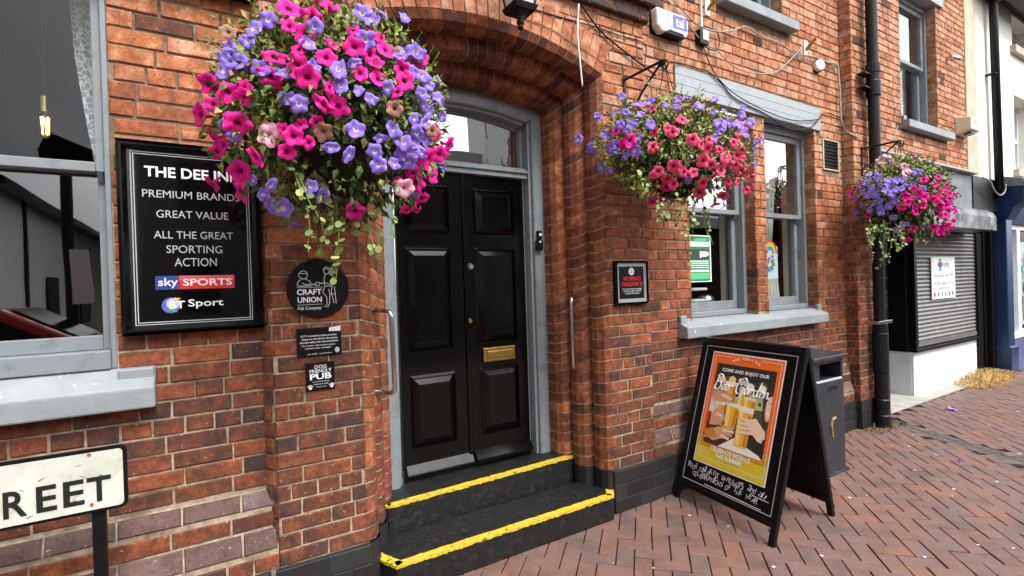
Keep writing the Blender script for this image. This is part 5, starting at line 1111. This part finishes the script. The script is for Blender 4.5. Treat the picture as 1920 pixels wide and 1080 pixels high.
# brush-script title drawn as strokes (u to the right, v up, pen width varies)
def script(strokes, u0, v0, k, w):
    for s in strokes:
        P_ = [Vector(p) for p in s]; out = []
        for i in range(len(P_) - 1):
            p0, p1, p2, p3 = P_[max(i - 1, 0)], P_[i], P_[i + 1], P_[min(i + 2, len(P_) - 1)]
            for j in range(5): t_ = j / 5; out.append(.5 * ((2 * p1) + (p2 - p0) * t_ + (2 * p0 - 5 * p1 + 4 * p2 - p3) * t_ * t_ + (3 * p1 - p0 - 3 * p2 + p3) * t_ ** 3))
        out.append(P_[-1]); pts = [Pn(-.0011) + Ub * (u0 + p.x * k + p.y * k * .22) + Vb * (v0 + p.y * k) for p in out]
        m.tube(pts, w, n=5, m=0)
e_ = lambda x: [(x, .18), (x + .22, .3), (x + .26, .45), (x + .12, .5), (x + .03, .25), (x + .1, .02), (x + .28, .04), (x + .4, .18)]
Bs = [[(.1, 1.2), (.05, .5), (0, -.05)], [(-.05, 1.1), (.2, 1.3), (.5, 1.15), (.4, .8), (.12, .65)], [(.12, .65), (.5, .6), (.55, .2), (.3, -.02), (0, .05)]]
Gs = [[(.75, 1.15), (.5, 1.3), (.15, 1.0), (.02, .45), (.15, .02), (.45, 0), (.66, .35)], [(.4, .5), (.72, .5), (.66, .1), (.55, -.35), (.3, -.4)]]
def shift(s, dx): return [[(x + dx, y) for x, y in q] for q in s]
script(Bs, .182, .822, .083, .0042); script([e_(.72), e_(1.08)], .182, .822, .083, .0036); script([[(1.5, .15), (1.56, .5), (1.6, .42), (1.75, .48), (1.78, .4)]], .182, .822, .083, .0036)
script(shift(Gs, 2.15), .182, .822, .083, .0042)
aS = [[(.3, .45), (.1, .5), (0, .2), (.1, .0), (.28, .15), (.34, .48), (.33, .08), (.48, .15)]]; rS = [[(0, .15), (.05, .5), (.08, .42), (.22, .5), (.25, .38)]]
dS = [[(.3, .45), (.1, .5), (0, .2), (.1, .0), (.28, .15), (.42, 1.15), (.36, .1), (.5, .12)]]; nS = [[(0, .48), (.03, .02), (.08, .35), (.25, .5), (.3, .3), (.32, .05), (.5, .12)]]
x = 3.02
for S_, dx in ((aS, .5), (rS, .34), (dS, .52), ([e_(0)], .4), (nS, .55)): script(shift(S_, x), .182, .822, .083, .0036); x += dx * 1.02
m.build('poster', [ink(c, .3) for c in cols], ab_)
m = MB(); rg = random.Random(11)
def chalk(u0, u1, v0, h, d=-.0063):      # hand lettered chalk rows
    u = u0
    while u < u1:
        for k in range(rg.choice([1, 2, 2, 3])):
            pts = [(u + rg.uniform(0, h * .8), v0 + rg.uniform(0, h)) for _ in range(rg.choice([3, 4]))]
            m.tube([Pn(d) + Ub * a + Vb * b for a, b in pts], .0022, n=4)
        u += h * rg.uniform(.7, 1.05)
def handlet(txt, u, v, h, du):
    for ch in txt:
        if ch != ' ':
            ro = rg.uniform(-.25, .3); ax = Ub * math.cos(ro) + Vb * math.sin(ro); ay = Vb * math.cos(ro) - Ub * math.sin(ro); hh = h * rg.uniform(.75, 1.25)
            m.text(ch, Pn(-.006) + Ub * u + Vb * (v + rg.uniform(-.007, .007)), ax, ay, 0, du * rg.uniform(.8, 1.3), 0, hh, 0, -.014, .2)
        u += du * rg.uniform(.85, 1.1)
handlet('Book Tables for Birthdays and all', .075, .243, .032, .0205); handlet('CELEBRATIONS OF THE YEAR', .13, .198, .03, .0235)
m.tube([Pn(-.006) + Ub * .25 + Vb * .172, Pn(-.006) + Ub * .7 + Vb * .168], .0018, n=4); m.tube([Pn(-.006) + Ub * .62 + Vb * .23, Pn(-.006) + Ub * .74 + Vb * .228], .0018, n=4)
m.build('chalk_lettering', M['print'], ab_)
# ================================================================== LITTER BIN
bn = thing('litter_bin', 'dark blue grey litter bin behind the sandwich board', 'litter bin', (4.15, -.32, 0))
bx0, bx1, by0, by1 = 3.9, 4.365, -.55, -.12
m = MB(); m.box(bx0, bx1, by0, by1, .02, .74); m.box(bx0, bx0 + .06, by0 + .001, by1, .74, .9); m.box(bx1 - .035, bx1, by0 + .001, by1, .74, .9); m.box(bx0 + .06, bx1 - .035, by1 - .03, by1, .74, .9); m.box(bx0 + .06, bx1 - .035, by0 + .001, by1, .872, .9); m.box(bx0 + .06, bx0 + .17, by0 + .03, by1 - .01, .74, .87)
m.build('body', M['binm'], bn, bevel=.006)
m = MB(); m.box(bx0 + .06, bx1 - .035, by0 - .004, by0 + .012, .735, .748, m=0); m.build('slot_plate', M['greyprint'], bn)
m = MB(); m.faces([(bx0 - .02, by0 - .025, .90), (bx1 + .025, by0 - .025, .90), (bx1 + .025, by1 + .02, .90), (bx0 - .02, by1 + .02, .90), (bx0 - .02, by0 - .025, .935), (bx1 + .025, by0 - .025, .935), (bx1 + .025, by1 + .02, .955), (bx0 - .02, by1 + .02, .955)], [(0, 3, 2, 1), (4, 5, 6, 7)] + [(k, (k + 1) % 4, 4 + (k + 1) % 4, 4 + k) for k in range(4)]); m.build('lid', M['binm'], bn, bevel=.008)
m = MB(); m.text('LITTER', Vector((0, by0 - .002, 0)), X, Z, 4.13, 4.27, .655, .69, 0, .02); pts = [(4.21, .42), (4.17, .43), (4.15, .38), (4.16, .3), (4.18, .26)]
m.tube([(4.22, by0 - .002, .44), (4.17, by0 - .002, .43), (4.155, by0 - .002, .38), (4.165, by0 - .002, .3)], .009, n=5, m=1);  m.build('emblem', [M['blackm'], M['gold']], bn)
m = MB(); m.box(bx0 - .02, bx1 + .02, by0 - .02, by1 + .02, 0, .02); m.build('base_plate', M['binm'], bn, bevel=.004)
# ================================================================== WINDOW CONTENTS
lt = thing('filament_bulb', 'lit filament bulb hanging behind the big window glass', 'light bulb', (-.6, .5, 2.3))
bp = at(85, 238, .5); m = MB(); m.lathe((bp.x, .5, bp.z), [(0, -.06), (.02, -.055), (.03, -.03), (.03, .03), (.018, .06), (.014, .07)], n=16); m.build('bulb_glass', M['glass'], lt, smooth=True)
m = MB(); m.tube([(bp.x, .5, bp.z + .07), (bp.x, .5, bp.z + .14)], .016, n=10); m.tube([(bp.x, .5, bp.z + .14), (bp.x, .5, 3.9)], .0015, n=5); m.build('lamp_holder', M['brass'], lt)
m = MB()
for k in range(5): a = k * 1.26; m.tube([(bp.x + .012 * math.cos(a), .5 + .012 * math.sin(a), bp.z - .035), (bp.x + .015 * math.cos(a + .6), .5 + .015 * math.sin(a + .6), bp.z + .045)], .003, n=5)
m.build('filament', mat('glowing_filament', (1, .6, .25), .5, emis=((1, .42, .1), 3)), lt)
def drape(name, label, pts, y, matl, folds=10, amp=.012, cat='curtain'):
    m = MB(); (Lf, Rt) = pts; n = len(Lf); K = folds * 4; k0 = 0
    for j in range(n):
        for i in range(K + 1):
            s_ = i / K; x = Lf[j][0] * (1 - s_) + Rt[j][0] * s_; z = Lf[j][1] * (1 - s_) + Rt[j][1] * s_
            m.v.append((x, y + amp * math.sin(s_ * folds * 6.28), z))
    for j in range(n - 1):
        for i in range(K): m.f.append((j * (K + 1) + i, j * (K + 1) + i + 1, (j + 1) * (K + 1) + i + 1, (j + 1) * (K + 1) + i)); m.m.append(0); m.t.append(.5)
    return tag(m.build(name, matl, smooth=True), label, cat)
drape('curtain', 'white lace curtain swept aside in the big left window', ([(-.47, 3.7), (-.455, 3.0), (-.435, 2.6), (-.4, 2.3), (-.36, 2.0), (-.34, 1.85)], [(-.31, 3.7), (-.31, 3.0), (-.31, 2.6), (-.31, 2.3), (-.31, 2.0), (-.315, 1.85)]), .2, M['lace'], 3, .012)
q = at(1480, 500, .38)
drape('curtain', 'cream curtain tied back in the far ground floor window', ([(4.6, 2.9), (4.6, 2.5), (4.63, 2.15), (4.75, 1.9), (4.72, 1.75), (4.68, 1.3)], [(5.0, 2.9), (4.95, 2.5), (4.9, 2.15), (4.86, 1.9), (4.92, 1.75), (4.98, 1.3)]), .33, M['cloth'], 5, .02)
drape('curtain', 'thin net curtain in the upstairs window above the shop', ([(7.1, 4.9), (7.1, 4.0), (7.1, 3.35)], [(8.0, 4.9), (8.0, 4.0), (8.0, 3.35)]), .33, M['lace'], 12, .015)
m = MB(); m.box(5.03, 5.07, .262, .31, 1.28, 2.95); m.box(4.03, 4.07, .262, .31, 1.28, 2.95); tag(m.build('window_shutter', M['ivory'], bevel=.004), 'cream folded shutter boards inside the ground floor windows', 'shutter') if False else m.build('shutter_lining', M['ivory'], pub, bevel=.004)
def poster(name, label, px0, px1, pyt, pyb, y, draw, mats):
    a, b = at(px0, (pyt + pyb) / 2, y), at(px1, (pyt + pyb) / 2, y); t0_, b0_ = at(px1, pyt, y), at(px1, pyb, y); m = MB()
    m.box(a.x, b.x, y - .001, y + .001, b0_.z, t0_.z); draw(m, a.x, b.x, b0_.z, t0_.z, y - .0018); return tag(m.build(name, mats), label, 'poster')
def dg(m, x0, x1, z0, z1, y):
    W_, H_ = x1 - x0, z1 - z0; q = lambda a, b, c, d, mm, yy=0: m.quad((x0 + a * W_, y - yy, z0 + c * H_), (x0 + b * W_, y - yy, z0 + c * H_), (x0 + b * W_, y - yy, z0 + d * H_), (x0 + a * W_, y - yy, z0 + d * H_), m=mm)
    q(.0, .95, .02, .98, 1); q(0, .9, .76, .86, 0, .0005); q(0, .9, .22, .26, 0, .0005); q(0, .9, .06, .2, 2, .0005); q(0, .9, .48, .70, 3, .0005)
    for k in range(4): q(.05, .88, .30 + k * .045, .32 + k * .045, 0, .0006)
    m.disc((x0 + .7 * W_, y - .0008, z0 + .6 * H_), W_ * .2, X, Z, m=0, n=14, ry=H_ * .06); q(.5, .58, .52, .66, 0, .0009); q(.1, .8, .88, .93, 2, .0006)
poster('window_poster', 'green and white poster taped inside the left of the paired windows', 1290, 1333, 442, 528, .155, dg, [M['print'], ink((.02, .2, .07)), ink((.1, .42, .2)), ink((.03, .05, .03))])
def drb(m, x0, x1, z0, z1, y):
    W_, H_ = x1 - x0, z1 - z0
    rbx = x0 + W_ * .35
    for k, mm in enumerate((1, 2, 3, 4, 5)):
        r1, r0_ = W_ * (.62 - k * .09), W_ * (.53 - k * .09)
        for j in range(14):
            a, b = math.pi * j / 14, math.pi * (j + 1) / 14; m.quad((rbx + r0_ * math.cos(a), y, z1 - .0 + r0_ * 1.1 * math.sin(a) - .07), (rbx + r1 * math.cos(a), y, z1 + r1 * 1.1 * math.sin(a) - .07), (rbx + r1 * math.cos(b), y, z1 + r1 * 1.1 * math.sin(b) - .07), (rbx + r0_ * math.cos(b), y, z1 + r0_ * 1.1 * math.sin(b) - .07), m=mm)
    for k in range(14): m.disc((x0 + U(.15, .7) * W_, y - .0004 - k * .0001, z0 + U(.25, .75) * H_), W_ * U(.06, .14), X, Z, n=9, m=random.choice([1, 4, 5, 6, 5]))
poster('window_poster', 'child drawing of a rainbow stuck inside the far ground floor window', 1436, 1458, 462, 522, .2, drb, [ink((.6, .68, .75)), ink((.65, .06, .04)), ink((.75, .35, .05)), ink((.75, .65, .1)), ink((.05, .4, .15)), ink((.08, .25, .6)), ink((.3, .12, .3))])
sv = thing('window_rack', 'white curved rack standing inside the left of the paired windows', 'rack', (3.6, .35, 1.3))
m = MB(); 
for z in (1.36, 1.46, 1.58):
    m.prism([(3.4, .32, z), (3.86, .32, z + .0), (3.86, .32, z + .022), (3.4, .32, z + .03)], (0, .2, 0))
m.build('shelf', M['plastic'], sv, bevel=.005); m = MB(); m.tube([(3.62, .4, 1.26), (3.66, .4, 1.4), (3.72, .4, 1.6)], .014, n=8); m.build('stem', M['plastic'], sv)
m = MB(); m.lathe((3.93, .4, 1.3), [(.0, 0), (.07, .0), (.085, .04), (.08, .09), (.05, .12), (0, .13)], n=16); tag(m.build('bowl', M['steel'], smooth=True), 'round metal bowl beside the white rack behind the window', 'bowl')
# ================================================================== SMALL GROUND THINGS
m = MB(); random.seed(21); gc = ground(1850, 712)
for k in range(1500):
    a = U(0, 6.28); r = math.sqrt(R()); p = Vector((gc.x - .1 + r * .85 * math.cos(a), gc.y + .02 + r * .26 * math.sin(a), 0)); h_ = U(.02, .17) * (1.2 - r * .8); d = Vector((U(-1, 1), U(-1, .5), 0)) * U(.06, .3); s_ = Vector((U(-1, 1), U(-1, 1), 0)).normalized() * .0035
    q1 = p + d * .4 + Z * h_; q2 = p + d * 1.1 + Z * h_ * U(.4, 1.0)
    m.faces([p - s_, p + s_, q1 + s_ * .8, q1 - s_ * .8, q2], [(0, 1, 2, 3), (3, 2, 4)], 0, R())
o = m.build('dry_grass', M['straw']); o['kind'] = 'stuff'; o['label'] = 'dry straw-coloured grass tuft at the foot of the black door post'; o['category'] = 'grass'
m = MB()
for k in range(260):
    if k < 130: p = Vector((U(5.6, 6.15), U(-.3, -.14), 0))
    else: p = Vector((U(9.65, 10.3), U(-.1, .12), 0))
    d = rv(); d.z = abs(d.z) + .2; leaf_at(m, p, d, rv(), U(.02, .06) * (1 if k < 130 else 2.2), U(.008, .02), R())
o = m.build('weeds', M['weed']); o['kind'] = 'stuff'; o['label'] = 'small weeds and dead leaves along the wall foot'; o['category'] = 'weeds'
for k, (px_, py_, lab) in enumerate(((1785, 766, 'fallen violet flower lying on the pavement beyond the drain channel'), (1799, 861, 'tiny fallen lilac petal near the drain channel'))):
    p = ground(px_, py_, .02); o = bpy.data.objects.new('fallen_flower', BL['V'][k]); COL.objects.link(o); o.location = p; o.rotation_euler = (.5, .3, k); o.scale = (1.5, 1.5, 1.5) if k == 0 else (.5, .5, .5); tag(o, lab, 'flower')
m = MB(); random.seed(31)
for k in range(75):
    p = Vector((U(1.2, 9), U(-2.4, -.2), .0035)); r = U(.004, .016); m.disc(p, r, X, Y, n=9, ry=r * U(.6, 1), t=R())
o = m.build('gum_spots', mat('chewing_gum', (.5, .5, .47), .8, .2)); o['kind'] = 'stuff'; o['label'] = 'pale chewing gum spots trodden into the pavers'; o['category'] = 'gum'
# ================================================================== ACROSS THE STREET (seen in the glass)
def house(label, x0, x1, y0, y1, h, wallm, win=True, roof=None):
    t = thing('house', label, 'building', ((x0 + x1) / 2, y1, 0), 'houses across the street')
    m = MB(); m.box(x0, x1, y0, y1, 0, h); m.build('wall', wallm, t)
    if roof:
        m = MB(); m.prism([(x0 - .3, y1 + .4, h - .05), (x0 - .3, (y0 + y1) / 2, h + roof), (x0 - .3, y0 - .4, h - .05)], (x1 - x0 + .6, 0, 0)); m.build('roof', M['blackm'], t)
    if win:
        m = MB(); x = x0 + 1
        while x < x1 - 1.5:
            for z in (1, 4): 
                if z + 1.5 < h: m.box(x, x + 1, y1 - .02, y1 + .02, z, z + 1.5)
            x += 2.4
        m.build('window', M['glassd'] if False else M['black'], t)
    return t
gw = mat('grey_render', (.3, .28, .25), .9, .2, var=.1, vscale=.6); ww = mat('white_render', (.8, .8, .78), .85, .2, var=.06, vscale=.5); bw = mat('far_brick', (.09, .05, .04), .9, .2, var=.2, vscale=1)
house('long grey beige flat roofed building mirrored in the door fanlight', -1.5, 10.2, -26, -15, 7.1, gw)
house('tall white building mirrored in the right of the fanlight', 10.6, 20, -17, -15.5, 9.4, ww)
house('low brick building mirrored in the far ground floor windows', 24, 60, -26, -17, 4.6, bw, roof=1.5)
wh = house('white single storey building with dark eaves mirrored in the big window', -14, -3.1, -26, -9.0, 3.7, ww, win=False)
m = MB(); m.prism([(-2.75, -26.3, 3.66), (-8.5, -26.3, 5.4), (-14.4, -26.3, 3.66)], (0, 17.5, 0)); m.box(-2.95, -2.75, -26.2, -8.9, 3.52, 3.65); m.build('roof', M['blackm'], wh)
m = MB(); m.box(-3.12, -3.05, -14, -13, 0, 2.1); m.box(-3.12, -3.05, -18, -16.5, .9, 2.0); m.box(-3.12, -3.04, -11.4, -11.3, 0, 3.6); m.build('door', M['blackm'], wh)
sp = thing('direction_signpost', 'dark post with a pointed sign mirrored in the big window', 'signpost', (-2.0, -5.6, 0))
m = MB(); m.tube([(-1.68, -7.2, 0), (-1.68, -7.2, 3.9)], .075, n=10); m.build('post', M['blackm'], sp); m = MB(); m.prism([(-1.95, -7.1, 3.75), (-1.85, -7.1, 4.02), (-1.25, -7.1, 3.75), (-1.25, -7.1, 3.4), (-1.9, -7.1, 3.5)], (0, .04, 0)); m.build('sign_plate', M['blackm'], sp); m = MB(); m.box(-1.66, -1.42, -7.12, -7.1, 1.5, 2.3); m.build('notice_plate', M['white'], sp)

car = thing('parked_car', 'red parked car mirrored low in the big window and the glossy pub sign', 'car', (-2.3, -6.6, 0))
CP = mat('red_car_paint', (.42, .012, .014), .25, .5, coat=.6)
side = [(-4.35, .3), (-4.38, .62), (-4.3, .85), (-3.9, .95), (-3.5, 1.38), (-3.1, 1.48), (-2.1, 1.47), (-1.35, 1.02), (-.5, .88), (-.28, .7), (-.25, .32), (-.6, .24), (-4.0, .24)]
m = MB(); m.prism([(x, -7.45, z) for x, z in side], (0, 1.7, 0)); m.build('body', CP, car, bevel=.07, seg=3)
for y in (-5.742, -7.458):
    m = MB(); m.prism([(-3.72, y, .98), (-3.42, y, 1.34), (-2.75, y, 1.4), (-2.75, y, .98)], (0, -.006 if y < -7 else .006, 0)); m.build('side_window', M['black'], car); m = MB(); m.prism([(-2.68, y, .98), (-2.68, y, 1.4), (-2.2, y, 1.39), (-1.62, y, 1.02)], (0, -.006 if y < -7 else .006, 0)); m.build('side_window', M['black'], car)
m = MB(); m.prism([(-2.06, -7.3, 1.455), (-1.38, -7.3, 1.05), (-1.36, -7.3, 1.06), (-2.04, -7.3, 1.465)], (0, 1.4, 0)); m.build('windscreen', M['black'], car)
for x in (-3.55, -1.1):
    for y in (-5.85, -7.35):
        m = MB(); m.lathe((x, y, .32), [(.0, -.1), (.32, -.1), (.33, -.06), (.33, .06), (.32, .12), (.2, .125), (0, .125)], n=24, axis='y'); wh_ = m.build('wheel', M['blackm'], car); m = MB(); m.lathe((x, y, .32), [(.19, -.105), (0, -.12)], n=20, axis='y'); m.lathe((x, y, .32), [(.19, .128), (0, .14)], n=20, axis='y'); r_ = m.build('rim', M['steel']); r_.parent = wh_
for y in (-6.0, -7.2): m = MB(); m.box(-.33, -.27, y - .14, y + .14, .6, .74); m.build('headlight', M['plastic'], car, bevel=.02)
